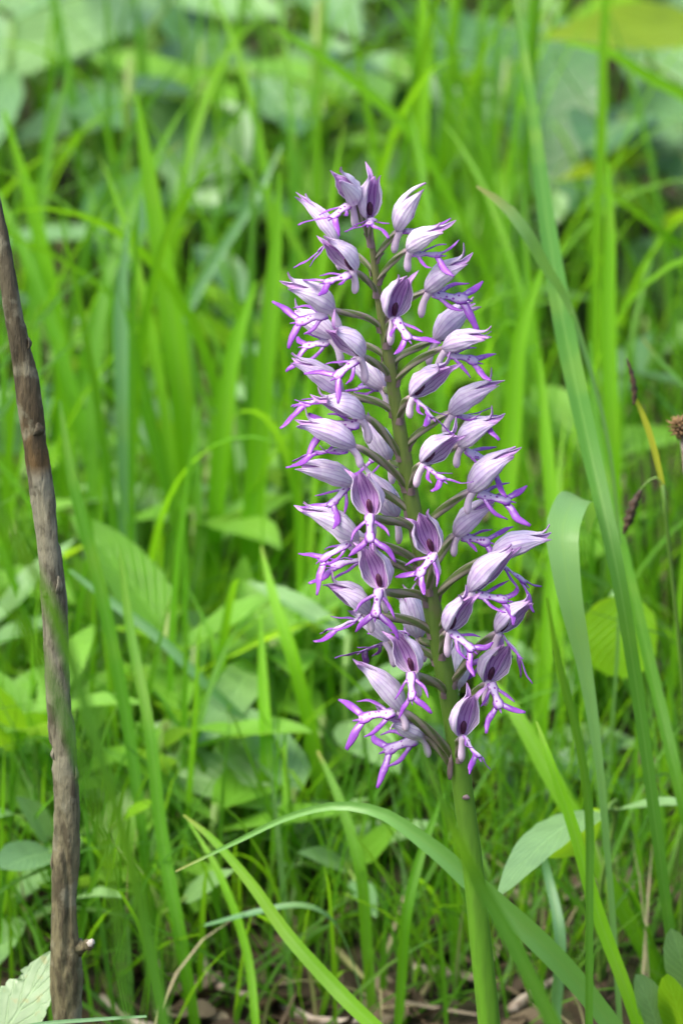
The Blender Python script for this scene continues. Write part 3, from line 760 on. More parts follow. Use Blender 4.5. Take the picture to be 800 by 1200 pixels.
HB = [
    ([(712, 1010, .06), (702, 900, .06), (684, 780, .062), (664, 680, .064), (658, 625, .068), (668, 592, .08), (682, 585, .10), (688, 600, .125), (690, 625, .14)], [8, 10, 18, 32, 40, 38, 32, 22, 3], 'grass_sheen', 'broad pale grey-green grass blade with a folded over tip right of the orchid', dict(hint=(.15, -1, 0), fold=.12)),
    ([(790, 1140, .07), (772, 1000, .07), (746, 810, .075), (722, 665, .08), (694, 540, .10), (664, 400, .15), (642, 270, .21), (622, 120, .28), (600, -30, .35)], [12, 14, 16, 18, 22, 25, 20, 13, 8], 'grass_dark', 'very long dark green grass blade rising past the broad folded blade', dict(fold=.35)),
    ([(715, 1200, .035), (640, 1112, .03), (560, 1040, .028), (500, 988, .028), (440, 950, .03), (400, 944, .032), (345, 955, .036), (280, 985, .04), (206, 1021, .045)], [24, 28, 26, 20, 14, 10, 8, 6, 2], 'grass_pale', 'pale arched grass blade bowing low behind the orchid stem', dict(hint=(-.4, -.5, 1), fold=.4)),
    ([(655, 1215, -.20), (606, 1115, -.20), (556, 1025, -.20), (520, 945, -.21), (500, 895, -.21), (490, 865, -.21)], [20, 20, 16, 10, 6, 2], 'grass_dark', 'dark green blade crossing in front of the lower orchid stem', dict(fold=.3)),
    ([(195, 1215, -.30), (165, 1060, -.30), (122, 900, -.31), (75, 750, -.31), (25, 640, -.32), (-25, 560, -.32)], [16, 17, 17, 15, 12, 6], 'grass_dark', 'blurred dark blade leaning left across the front of the stick', dict(fold=.3)),
    ([(150, 1210, -.36), (135, 1060, -.36), (105, 920, -.37), (60, 800, -.37), (10, 700, -.38), (-40, 620, -.38)], [10, 12, 12, 12, 10, 5], 'grass_dark', 'blurred olive blade crossing the stick lower down', dict(fold=.3)),
    ([(520, 220, .62), (478, 152, .62), (420, 100, .62), (370, 62, .62), (318, 30, .62)], [9, 12, 12, 10, 3], 'grass_bright', 'yellow-green blade slanting up to the left above the flower spike', dict(hint=(0, -1, .4), root=(.085, .66))),
    ([(690, 430, .16), (660, 345, .16), (638, 312, .155), (618, 275, .15), (590, 240, .15), (558, 218, .15)], [5, 9, 13, 15, 12, 3], 'grass_sheen', 'short pale blade drooping beside the top of the spike', dict(hint=(.3, -1, .3), fold=.15, root=(.07, .18))),
    ([(290, 850, .22), (235, 795, .22), (180, 742, .225), (130, 705, .23), (82, 668, .235)], [9, 11, 12, 10, 3], 'grass_teal', 'thin bluish blade lying aslant behind the stick', dict(root=(-.01, .20))),
    ([(470, 1235, .01), (400, 1165, .03), (345, 1105, .04), (290, 1030, .06), (240, 975, .075), (215, 955, .08)], [18, 19, 17, 13, 8, 2], 'grass', 'bright green blade leaning low over the litter left of the stem', dict(fold=.3)),
    ([(735, 1165, .04), (700, 1070, .045), (668, 960, .05), (640, 880, .055), (628, 845, .06)], [16, 17, 14, 9, 2], 'grass_bright', 'upright fresh blade in front of the drooping silver leaf', dict()),
    ([(225, 600, .42), (208, 420, .42), (190, 300, .43), (172, 190, .44), (160, 110, .45)], [26, 28, 24, 16, 3], 'grass', 'wide upright blade reaching up in front of the grey serrated leaves', dict()),
    ([(292, 700, .38), (300, 560, .38), (312, 420, .38), (322, 300, .39), (328, 200, .40)], [26, 26, 22, 16, 3], 'grass', 'tall wide blade standing just left of the flower spike', dict()),
    ([(170, 1000, .16), (150, 850, .17), (118, 690, .18), (85, 560, .19), (70, 470, .2)], [12, 15, 16, 13, 4], 'grass', 'long mid green blade rising close beside the stick', dict()),
    ([(380, 960, .22), (365, 860, .22), (340, 760, .22), (318, 690, .23), (306, 640, .24)], [16, 17, 16, 11, 2], 'grass_bright', 'narrow bright blade pointing up towards the lowest left flowers', dict()),
    ([(790, 900, .10), (730, 650, .16), (700, 520, .20), (690, 400, .24)], [15, 15, 13, 3], 'grass', 'fresh green blade behind the long dark blade', dict()),
    ([(800, 450, .30), (778, 428, .30), (752, 396, .30)], [5, 5, 2], 'grass_pale', 'short pale straw-like stalk by the brown seed head', dict(root=(.13, .33), cat='stalk')),
    ([(340, 1062, .10), (300, 1070, .10), (240, 1085, .105)], [12, 13, 6], 'grass_teal', 'short bluish blade lying flat over the litter', dict(root=(.01, .12), hint=(0, -.3, 1))),
    ([(-60, 1235, -.01), (30, 1203, -.012), (110, 1195, -.013), (172, 1191, -.014)], [5, 5, 5, 3], 'grass_teal', 'thin horizontal grass stalk at the foot of the stick', dict(root=(-.125, .0), hint=(0, -.5, 1), cat='stalk')),
    ([(300, 1205, .10), (290, 1120, .11), (255, 1020, .12), (220, 960, .13)], [10, 11, 9, 2], 'grass_bright', 'small bright blade curving above the brown litter', dict()),
    ([(212, 1100, .12), (190, 980, .13), (176, 860, .14), (150, 720, .16), (140, 640, .17)], [16, 16, 14, 11, 3], 'grass', 'broad green blade between the stick and the silvery leaves', dict()),
    ([(690, 1050, -.10), (690, 960, -.10), (676, 860, -.105), (655, 780, -.11), (640, 700, -.12)], [10, 11, 11, 9, 3], 'grass_dark', 'blurred brownish stalk in front of the silver leaf', dict(cat='stalk')),
    ([(700, 1010, .14), (640, 900, .15), (600, 830, .16), (570, 790, .17)], [22, 22, 16, 4], 'grass', 'green blade leaning up to the lowest right flowers', dict()),
    ([(600, 780, .30), (588, 640, .30), (600, 500, .31), (612, 380, .32), (640, 300, .33)], [22, 24, 22, 16, 3], 'grass_bright', 'bright upright blade standing close right of the flower spike', dict()),
    ([(720, 640, .34), (716, 500, .34), (712, 380, .35), (714, 270, .36), (712, 190, .37)], [18, 20, 18, 13, 3], 'grass_bright', 'slim bright blade behind the blackened sedge tip', dict()),
    ([(640, 760, .24), (648, 640, .25), (640, 520, .26), (632, 420, .27)], [18, 18, 14, 3], 'grass_bright', 'fresh blade rising behind the folded top of the broad blade', dict()),
    ([(150, 640, .36), (146, 480, .36), (142, 360, .37), (150, 260, .38)], [20, 20, 16, 3], 'grass_teal', 'bluish upright blade a hand right of the stick', dict()),
    ([(250, 640, .40), (262, 500, .40), (276, 400, .41), (300, 330, .42)], [20, 22, 18, 4], 'grass_bright', 'bright blade leaning towards the upper left flowers', dict()),
    ([(215, 370, .56), (255, 300, .57), (300, 230, .58), (330, 170, .60)], [14, 13, 10, 3], 'grass_teal', 'pale bluish blade slanting across behind the left flowers', dict()),
    ([(80, 560, .50), (70, 400, .50), (40, 250, .51), (5, 130, .52)], [20, 20, 16, 4], 'grass_bright', 'bright blade leaning left behind the upper stick', dict()),
    ([(490, 330, .70), (492, 180, .70), (496, 60, .71), (494, -40, .72)], [14, 16, 15, 8], 'grass_bright', 'tall bright blade rising above the tip of the spike', dict()),
    ([(800, 110, .70), (760, 90, .70), (715, 62, .70), (660, 50, .71)], [14, 13, 10, 3], 'grass_bright', 'bright blade slanting under the yellow-green back leaf', dict(root=(.20, .74))),
    ([(300, 1000, .20), (312, 900, .20), (308, 800, .21), (305, 720, .22)], [16, 17, 13, 3], 'grass_bright', 'straight bright blade right of the large silver leaves', dict()),
    ([(430, 1110, .13), (420, 1010, .13), (395, 930, .14), (372, 880, .15)], [14, 15, 11, 3], 'grass', 'green blade between the arched blade and the lowest flowers', dict()),
    ([(470, 1150, .10), (478, 1060, .10), (500, 980, .11), (520, 930, .12)], [12, 13, 10, 3], 'grass', 'slender blade leaning onto the orchid stem from the left', dict()),
    ([(650, 1190, .09), (655, 1090, .09), (640, 1020, .10), (628, 970, .10)], [14, 14, 10, 2], 'grass_teal', 'thin bluish blade before the tip of the drooping silver leaf', dict()),
]
for pts, wd, mt, lab, kw in HB: hero_blade(pts, wd, mt, lab, **kw)

# sedge with a yellow dying blade, dark tip and a drooping dark spikelet
def build_sedge():
    Y = .12
    r = Vector((.086, .14, 0)); r.z = ground_z(r.x, r.y) - .003
    e = empty('sedge', r, 'yellow sedge blade with a blackened tip and a drooping dark spikelet', 'sedge')
    def seg(name, pts, wd, mat, tubeish=False):
        p3 = [P(*p) - r for p in pts]
        path = catmull(p3, 22); wi = [interp(i / 21 * (len(wd) - 1), range(len(wd)), wd) * PX * .5 for i in range(22)]
        if tubeish: V, F, U = tube(path, wi, 8, fn=lambda t, a: 1 + .3 * math.sin(34 * t + 2 * a))
        else: V, F, U = blade_geo(path, wi, (0, -1, 0), .25)
        return mk(name, V, F, M[mat], e, uv=U)
    base = P(776, 568, Y) - r
    path = catmull([Vector((0, 0, 0)), base * .5 + Vector((.004, 0, 0)), base], 20)
    V, F, U = tube(path, [.0005] * 20, 8); mk('stalk', V, F, M['stalk'], e, uv=U)
    seg('blade', [(776, 570, Y), (768, 535, Y), (755, 492, Y), (741, 460, Y)], [6, 8, 8, 4], 'grass_yellow')
    seg('dark_tip', [(742, 474, Y - .001), (743, 460, Y - .001), (740, 440, Y - .001), (734, 420, Y - .001)], [4, 8, 6, 2], 'spikelet', True)
    st = seg('spikelet_stalk', [(776, 568, Y), (768, 560, Y), (757, 566, Y), (748, 577, Y)], [3, 3, 3, 3], 'stalk', True)
    seg('spikelet', [(750, 574, Y), (742, 590, Y), (737, 606, Y), (730, 626, Y)], [4, 12, 13, 3], 'spikelet', True)
build_sedge()

def build_seedhead():
    Y = .10; c = P(797, 500, Y)
    r = Vector((c.x + .012, Y + .01, 0)); r.z = ground_z(r.x, r.y) - .003
    e = empty('seed_head', r, 'round brown dry seed head on a thin stalk at the meadow edge', 'seed head')
    V, F, U = tube([p - r for p in catmull([r, (r + c) / 2 + Vector((.004, 0, .01)), c], 24)], [.0006] * 24, 8)
    mk('stalk', V, F, M['twig'], e, uv=U)
    V, F = [], []
    for k in range(60):
        z = 1 - 2 * (k + .5) / 60; a = k * 2.39996; q = math.sqrt(1 - z * z)
        d = Vector((q * math.cos(a), q * math.sin(a), z)); t = d.cross(Vector((.2, .3, 1))).normalized(); b2 = d.cross(t)
        o = len(V); p = c - r
        V += [p + d * .0006, p + d * .0020 + t * .0007, p + d * .0020 - t * .0007, p + d * .0022 + b2 * .0006, p + d * .0036 * rng.uniform(.8, 1.15)]
        F += [(o, o + 1, o + 3), (o, o + 3, o + 2), (o, o + 2, o + 1), (o + 1, o + 4, o + 3), (o + 3, o + 4, o + 2), (o + 2, o + 4, o + 1)]
    mk('seeds', V, F, M['seedhead'], e)
build_seedhead()

# background tufts: a few blade shapes shared by all tufts
def proto_blade(L, w_, lean, droop, twist, seed):
    rs = random.Random(seed); n = 16
    path = []; p = Vector((0, 0, 0)); a = lean
    for i in range(n):
        path.append(p.copy()); t = i / (n - 1)
        p = p + Vector((math.sin(a), rs.uniform(-.03, .03), math.cos(a))) * L / (n - 1)
        a += droop / (n - 1) * (0.3 + 1.9 * t * t)
    wid = [w_ * .5 * interp(i / (n - 1), [0, .15, .45, .75, .92, 1], [.55, .8, 1, .75, .35, .02]) for i in range(n)]
    V, F, U = blade_geo(path, wid, (-1, 0, .2), .35, 1, twist)
    o = mk('grass_blade', V, F, M['grass'], uv=U)
    me = o.data; bpy.data.objects.remove(o)
    return me
PROTO = [proto_blade(.2, rng.uniform(.0028, .0054), rng.uniform(.02, .16), rng.uniform(.05, 1.15) if k % 4 else rng.uniform(1.2, 2.2), rng.uniform(-1.2, 1.2), k) for k in range(22)]

def half_w(Y): return 0.0735 * (Y - CAM.y)
tr = random.Random(21)
def tuft(x, y, h, nb, spread=.010):
    z = ground_z(x, y) - .003
    pxx = 400 + x / (.22 / 1200 * (y - CAM.y) / -CAM.y)
    where = 'behind the dead stick' if pxx < 110 else 'between the stick and the orchid' if pxx < 330 else 'directly behind the orchid' if pxx < 600 else 'beyond the broad folded blade'
    size = 'short' if h < .11 else 'tall' if h > .185 else 'mid height'
    lab = size + ' tuft of bright green grass ' + where
    e = empty('grass_tuft', (x, y, z), lab, 'grass tuft', size + ' grass tufts ' + where)
    for k in range(nb):
        o = bpy.data.objects.new('grass_blade', tr.choice(PROTO)); col.objects.link(o); o.parent = e
        a = tr.uniform(0, 2 * math.pi); q = spread * math.sqrt(tr.random())
        o.location = (q * math.cos(a), q * math.sin(a), 0)
        s_ = h / .2 * tr.uniform(.6, 1.15)
        o.rotation_euler = (tr.gauss(0, .07), tr.gauss(0, .07), tr.uniform(0, 2 * math.pi))
        o.scale = (s_, s_ * 1.0, s_)
def fits(x, y): return True
N_T = 0
for i in range(84):
    y = .14 + .60 * (i + tr.random()) / 84
    hw = half_w(y) * 1.12
    x = hw * (2 * ((i * 0.61803) % 1.0) - 1) + tr.uniform(-.01, .01)
    if y > .42 and (x < -.02 or x > .06) and tr.random() < .5: continue
    h = tr.uniform(.12, .22) * interp(y, [.14, .24, .36, .8], [.38, .62, .95, .9])
    tuft(x, y, h, tr.choice([4, 5, 6]) if y > .3 else 4)

def grass_mass():
    V, F, U, A = [], [], [], []
    rs = random.Random(99)
    def add(x, y, L, w_, k=5):
        az = rs.uniform(0, 2 * math.pi); lean = abs(rs.gauss(0, .22 if y > .32 else .55)); droop = rs.uniform(.1, 1.6)
        d = Vector((math.cos(az), math.sin(az), 0)); fa = az + rs.uniform(-1.2, 1.2)
        s_ = Vector((-math.sin(fa), math.cos(fa), 0))
        p = Vector((x, y, ground_z(x, y) - .003)); a = lean; r = rs.random(); o = len(V)
        for i in range(k + 1):
            t = i / k; hw = w_ * .5 * interp(t, [0, .4, .8, 1], [.6, 1, .55, .03])
            V.append(p - s_ * hw); V.append(p + s_ * hw); U.append((0.02, t)); U.append((.98, t)); A.extend((r, r))
            p = p + (d * math.sin(a) + Vector((0, 0, math.cos(a)))) * L / k; a += droop / k * (.3 + 1.5 * t)
        for i in range(k):
            a_ = o + 2 * i; F.append((a_, a_ + 1, a_ + 3, a_ + 2))
    n = 0
    while n < 30000:
        y = rs.uniform(-.25, 2.6); x = rs.uniform(-1.15, 1.15)
        inw = abs(x) < half_w(y) * 1.25 + .02
        if y < .10 and abs(x) < .30: continue
        if inw and y < .30 and rs.random() < .55: continue
        if inw and y > .4 and rs.random() < .6: continue
        L = rs.uniform(.03, .10)
        if y > .35 and rs.random() < .15: L = rs.uniform(.12, .20)
        if not inw: L = rs.uniform(.06, .19)
        if y < .3 and inw: L = rs.uniform(.03, .09)
        add(x, y, L, rs.uniform(.0022, .0056) if not inw else rs.uniform(.0014, .0040) if y > .3 else rs.uniform(.0009, .0022)); n += 1
    for _ in range(1500):
        y = rs.uniform(.12, .42); x = rs.uniform(-1, 1) * half_w(y) * 1.2
        add(x, y, rs.uniform(.03, .085), rs.uniform(.0008, .0020))
    k0 = len(F)
    for _ in range(150):
        y = rs.uniform(.06, .6); x = rs.uniform(-1, 1) * half_w(y) * 1.3
        add(x, y, rs.uniform(.02, .06), rs.uniform(.0006, .0012))
    MI = [0] * k0 + [1] * (len(F) - k0)
    o = mk('meadow_grass', V, F, [M['grass_under_shade'], M['straw']], uv=U, mi=MI, attrs={'rnd': A}); o['kind'] = 'stuff'
    tag(o, 'fine green meadow grass covering the soil', 'grass')
grass_mass()

# ------------------------------------------------------------------ broad leaves
def leaf_geo(L, W, shape='ovate', curl=.25, cup=.15, serr=0.0, wave=.0, rs=None, n=26, m=5, eaten=0.0, nv=9):
    """leaf lying along +x, normal +z, base at the origin"""
    rs = rs or rng
    V, U, F = [], [], []
    prof = {'ovate': ([0, .06, .2, .38, .6, .8, .93, 1], [.06, .42, .86, 1, .86, .52, .22, .0]),
            'lance': ([0, .08, .25, .5, .75, .92, 1], [.10, .38, .82, 1, .70, .27, 0.0]),
            'round': ([0, .05, .18, .4, .65, .85, .96, 1], [.25, .6, .92, 1, .95, .70, .36, .0]),
            'heart': ([0, .04, .14, .3, .55, .8, .94, 1], [.40, .78, .98, 1, .80, .44, .18, .0])}[shape]
    ph = rs.uniform(0, 6)
    for i in range(n + 1):
        t = i / n
        hw = W * .5 * interp(t, *prof)
        ang = curl * t
        cx = L * (math.sin(ang) / curl if abs(curl) > 1e-3 else t); cz = -L * ((1 - math.cos(ang)) / curl if abs(curl) > 1e-3 else 0)
        for j in range(-m, m + 1):
            s_ = j / m
            k = 1.0
            if serr and abs(j) == m: k = 1 + serr * (1 - 2 * ((t * nv * 2.0) % 1.0))
            y = hw * s_ * k
            if eaten and t > .55: y *= 1 - eaten * max(0, noise.noise(Vector((t * 14, s_ * 2 + ph, 0)))) * abs(s_)
            z = cup * hw * s_ * s_ + wave * W * math.sin(ph + 9 * t + 2 * (s_ > 0)) * abs(s_) ** 1.5
            z += .018 * W * math.sin((t * nv - abs(s_) * nv * .35) * 2 * math.pi) * abs(s_) ** .5 * (1 - abs(s_) * .5)
            V.append(Vector((cx + math.sin(ang) * z, y, cz + math.cos(ang) * z))); U.append((.5 + s_ * .5, t))
    k = 2 * m + 1
    for i in range(n):
        for j in range(2 * m):
            a = i * k + j; F.append((a, a + k, a + k + 1, a + 1))
    return V, F, U

def add_leaf(e, root, base, tip, wpx, nh, mat, kw, sub=None):
    """base, tip: (px, py, depth); width in photo pixels"""
    b = P(*base); t = P(*tip); ax = t - b
    sc_ = ((b.y + t.y) / 2 - CAM.y) / -CAM.y
    e1 = ax.normalized(); nv = Vector(nh); e3 = (nv - e1 * nv.dot(e1)).normalized(); e2 = e3.cross(e1)
    V, F, U = leaf_geo(ax.length * 1.03, wpx * PX * sc_, **kw)
    cr = kw.get('curl', .25)
    o = mk('leaf', V, F, M[mat], e, uv=U)
    Mx = Matrix((e1, e2, e3)).transposed() @ Matrix.Rotation(-cr * .5, 3, 'Y')
    o.matrix_local = Matrix.Translation(b - root) @ Mx.to_4x4()
    # petiole from the soil
    mid = Vector((root.x * .55 + b.x * .45, root.y * .55 + b.y * .45, b.z * .62))
    d = Mx @ Vector((1, 0, 0))
    pts = [Vector((0, 0, 0)), mid - root, b - d * .012 - root, b + d * .002 - root]
    r0 = .0009 * max(.7, min(1.6, wpx * PX * sc_ / .03))
    Vt, Ft, Ut = tube(catmull(pts, 18), [r0 * (1.2 - .4 * i / 17) for i in range(18)], 8)
    mk('leaf_stalk', Vt, Ft, M['stalk'], e, uv=Ut)

def plant(label, leaves, group=None, root=None, name='broadleaf_plant', cat='plant'):
    r = Vector((*rootmap(root), 0)); r.z = ground_z(r.x, r.y) - .003
    e = empty(name, r, label, cat, group)
    for (base, tip, wpx, nh, mat, kw) in leaves: add_leaf(e, r, base, tip, wpx, nh, mat, kw)
    return e

S = dict(serr=.10, wave=.03, nv=11, n=44)
plant('plant with large pale serrated leaves behind the tip of the stick', [
    ((185, -6, 1.32), (-30, 100, 1.16), 96, (.1, -.55, 1), 'leaf_silver', dict(shape='ovate', curl=.3, **S)),
    ((215, 128, 1.22), (55, 118, 1.12), 62, (0, -.6, 1), 'leaf_grey', dict(shape='ovate', curl=.3, **S))], root=(-.13, 1.36))
plant('plant with a broad drooping grey-green leaf behind the wide upright blade', [
    ((240, 120, 1.05), (228, 268, .97), 118, (.1, -1, .45), 'leaf_grey', dict(shape='heart', curl=.35, **S)),
    ((300, 90, 1.10), (360, 168, 1.04), 60, (.2, -.6, .8), 'leaf_grey', dict(shape='ovate', curl=.4, **S)),
    ((255, 200, 1.1), (190, 270, 1.02), 60, (0, -.8, .8), 'leaf_teal', dict(shape='ovate', curl=.3, **S))], root=(-.10, 1.10))
plant('plant with pale leaves crossing the upper edge above the drooping leaf', [
    ((200, -10, 1.42), (335, 22, 1.34), 62, (0, -.6, 1), 'leaf_silver', dict(shape='ovate', curl=.25, **S)),
    ((345, 50, 1.32), (430, 110, 1.25), 62, (0, -.6, 1), 'leaf_grey', dict(shape='ovate', curl=.25, **S)),
    ((290, 60, 1.36), (180, 70, 1.3), 60, (0, -.7, 1), 'leaf_grey', dict(shape='ovate', curl=.25, **S)),
    ((360, -30, 1.42), (420, 45, 1.34), 60, (0, -.8, 1), 'leaf_grey', dict(shape='ovate', curl=.25, **S))], root=(-.06, 1.45))
plant('plant with big dark bluish green leaves behind the top of the spike', [
    ((560, 20, 1.30), (505, 130, 1.20), 95, (0, -.8, .8), 'leaf_teal', dict(shape='heart', curl=.3, **S)),
    ((640, 40, 1.18), (650, 240, 1.05), 125, (-.1, -1, .5), 'leaf_teal', dict(shape='heart', curl=.3, **S)),
    ((600, 30, 1.28), (700, 100, 1.18), 80, (0, -.8, .8), 'leaf_teal', dict(shape='ovate', curl=.3, **S)),
    ((480, 90, 1.15), (540, 190, 1.08), 80, (0, -.8, .8), 'leaf_teal', dict(shape='ovate', curl=.3, **S))], root=(.13, 1.34))
plant('plant with one broad yellow-green leaf above the dark leaves', [
    ((845, 34, 1.10), (634, 46, .98), 70, (0, -.75, .8), 'leaf_yellow', dict(shape='ovate', curl=.2, wave=.04, serr=.05, nv=8, n=40))], root=(.27, 1.22))
plant('serrated plant with grey and yellowing leaves behind the long dark blade', [
    ((795, 150, .98), (688, 172, .90), 48, (0, -.5, 1), 'leaf_silver', dict(shape='ovate', curl=.25, **S)),
    ((770, 180, .96), (655, 212, .88), 34, (0, -.6, 1), 'leaf_yellow', dict(shape='ovate', curl=.25, **S)),
    ((760, 95, 1.05), (810, 220, .95), 85, (-.2, -.8, .7), 'leaf_teal', dict(shape='ovate', curl=.25, **S)),
    ((650, 225, .95), (645, 262, .93), 30, (0, -.8, .7), 'leaf_silver', dict(shape='round', curl=.25, **S))], root=(.25, 1.0))
O = lambda **k: dict(dict(shape='ovate', curl=.35, wave=.02, nv=7), **k)
plant('low plant with a yellowing leaf and two pale rounded leaves left of the spike', [
    ((232, 528, .56), (152, 505, .52), 46, (0, -.8, .7), 'leaf_yellow', O()),
    ((262, 548, .52), (312, 520, .50), 40, (0, -.8, .8), 'leaf_silver', O(shape='round')),
    ((310, 582, .50), (360, 562, .47), 30, (0, -.6, .9), 'leaf_silver', O()),
    ((260, 450, .60), (292, 470, .58), 22, (0, -.6, .9), 'leaf_silver', O())], root=(-.045, .60))
plant('young herb with an upright glowing pointed leaf and silvery lower leaves', [
    ((276, 745, .30), (286, 652, .30), 36, (.1, -1, .3), 'leaf_fresh', O(shape='lance', curl=.15)),
    ((262, 768, .30), (212, 715, .28), 34, (.2, -.8, .7), 'leaf_silver', O(shape='lance')),
    ((225, 720, .34), (205, 632, .33), 38, (0, -1, .5), 'leaf_fresh', O(shape='lance')),
    ((300, 760, .31), (356, 716, .29), 30, (0, -.6, 1), 'leaf_silver', O(shape='lance'))], root=(-.028, .32))
plant('herb with large drooping silver-green leaves in the middle of the grass', [
    ((300, 775, .26), (232, 882, .20), 52, (.2, -.8, .8), 'leaf_silver', O(shape='ovate', curl=.4)),
    ((282, 862, .24), (266, 935, .20), 54, (0, -.9, .6), 'leaf_silver', O(shape='ovate', curl=.3)),
    ((300, 800, .27), (322, 760, .26), 34, (0, -.9, .6), 'leaf_grey', O())], root=(-.025, .28))
plant('herb with dull grey-green leaves just right of the stick', [
    ((150, 790, .30), (118, 690, .28), 44, (.1, -1, .4), 'leaf_grey', O(shape='lance', curl=.25)),
    ((160, 770, .31), (182, 660, .31), 44, (0, -1, .4), 'leaf_grey', O(shape='lance', curl=.25)),
    ((130, 760, .32), (88, 650, .30), 44, (0, -1, .4), 'leaf_fresh', O(shape='lance', curl=.25)),
    ((160, 800, .30), (215, 850, .27), 32, (0, -.6, 1), 'leaf_fresh', O())], root=(-.055, .32))
plant('low herb with round grey leaves left of the stick', [
    ((62, 1000, .14), (4, 1018, .11), 56, (0, -.7, .8), 'leaf_grey', O(shape='round')),
    ((60, 985, .15), (20, 935, .14), 40, (0, -.7, .9), 'leaf_silver', O()),
    ((20, 880, .2), (-10, 800, .19), 50, (0, -1, .5), 'leaf_lime', O(shape='lance')),
    ((30, 960, .16), (-10, 960, .13), 36, (0, -.5, 1), 'leaf_silver', O())], root=(-.068, .16))
plant('small herb with oval leaves beside the foot of the stick', [
    ((90, 1052, .13), (146, 1052, .11), 26, (0, -.4, 1), 'leaf_silver', O()),
    ((140, 965, .16), (184, 942, .14), 28, (0, -.7, .8), 'leaf_lime', O()),
    ((215, 1055, .14), (274, 1020, .13), 30, (0, -.7, .8), 'leaf_silver', O()),
    ((215, 1015, .16), (262, 1035, .13), 26, (0, -.7, .8), 'leaf_fresh', O())], root=(-.045, .16))
plant('plant with a round yellow-green leaf glowing through behind the broad folded blade', [
    ((726, 698, .20), (728, 792, .20), 88, (-.1, -1, .1), 'leaf_lime', O(shape='round', curl=.15, cup=.25)),
    ((716, 706, .24), (742, 690, .25), 22, (0, -.4, 1), 'leaf_silver', O())], root=(.088, .26))
plant('plant with a long drooping silver leaf edged in lime right of the stem', [
    ((704, 952, .11), (584, 1052, .035), 66, (-.2, -.45, 1), 'leaf_silver', O(shape='ovate', curl=.45, cup=.05)),
    ((705, 955, .12), (640, 1003, .09), 46, (.5, -1, .2), 'leaf_lime', O(shape='ovate', curl=.2)),
    ((720, 950, .13), (822, 946, .10), 30, (0, -.3, 1), 'leaf_silver', O(shape='ovate', curl=.3))], root=(.068, .14))
plant('plant with pale cupped leaves at the soil right of the drooping silver leaf', [
    ((772, 1225, .05), (744, 1142, .04), 44, (.3, -1, .5), 'leaf_silver', O(shape='round', curl=.7, cup=.35)),
    ((808, 1220, .05), (782, 1142, .04), 44, (-.3, -1, .4), 'leaf_lime', O(shape='round', curl=.5, cup=.3)),
    ((815, 1170, .06), (786, 1088, .05), 44, (-.2, -1, .5), 'leaf_silver', O(shape='round', curl=.7, cup=.35))], root=(.075, .03))
plant('dock leaf with nibbled edges standing behind the foot of the stick', [
    ((-30, 1265, .012), (72, 1112, .022), 84, (-.5, -.9, .5), 'leaf_eaten', dict(shape='ovate', curl=.12, cup=.1, wave=.02, nv=6, eaten=.8, n=60, m=6))], root=(-.083, .02))

plant('fresh green herb with pointed leaves between the silver leaves and the spike', [
    ((340, 800, .30), (352, 700, .31), 40, (0, -1, .4), 'leaf_fresh', O(shape='lance')),
    ((330, 830, .28), (385, 790, .26), 34, (0, -.7, .8), 'leaf_fresh', O(shape='lance')),
    ((320, 850, .27), (300, 790, .26), 30, (0, -.9, .6), 'leaf_lime', O(shape='lance'))], root=(-.012, .30))
plant('bright young herb with lime leaves left of the dull grey herb', [
    ((95, 880, .22), (20, 840, .20), 44, (0, -.8, .7), 'leaf_lime', O(shape='lance')),
    ((100, 860, .23), (125, 800, .23), 34, (0, -1, .5), 'leaf_fresh', O(shape='lance')),
    ((105, 900, .21), (165, 880, .19), 32, (0, -.7, .8), 'leaf_fresh', O(shape='ovate'))], root=(-.06, .24))
plant('herb with oval fresh leaves behind the arched pale blade', [
    ((420, 1010, .17), (470, 960, .16), 32, (0, -.8, .7), 'leaf_fresh', O()),
    ((410, 1020, .17), (350, 1000, .15), 34, (0, -.7, .8), 'leaf_silver', O()),
    ((415, 1030, .16), (440, 1075, .14), 30, (0, -.6, .9), 'leaf_grey', O())], root=(.002, .18))

# filler herbs, shared leaf shapes
lr = random.Random(5)
LEAFP = []
for k in range(8):
    V, F, U = leaf_geo(.04, lr.uniform(.011, .019), lr.choice(['ovate', 'lance', 'lance', 'ovate']), curl=lr.uniform(.2, .9), cup=lr.uniform(.05, .3), wave=.03, rs=lr, n=14, m=3, nv=6)
    o = mk('leaf', V, F, M['leaf_fresh'], uv=U); LEAFP.append(o.data); bpy.data.objects.remove(o)
TONE = dict(leaf_fresh='fresh green', leaf_grey='grey-green', leaf_silver='silvery green', leaf_lime='lime green', leaf_teal='dark green')
LMATS = ['leaf_fresh', 'leaf_fresh', 'leaf_grey', 'leaf_silver', 'leaf_lime', 'leaf_teal']
LEAFM = []
for me in LEAFP:
    for mname in set(LMATS):
        c = me.copy(); c.materials.clear(); c.materials.append(M[mname]); LEAFM.append((mname, c))
V, F, U = tube(catmull([(0, 0, 0), (.002, .001, .3), (-.001, .001, .7), (0, 0, 1)], 8), [.0011] * 8, 6)
o = mk('stem', [(v.x, v.y, v.z) for v in V], F, M['stalk'], uv=U); STEMP = o.data; bpy.data.objects.remove(o)
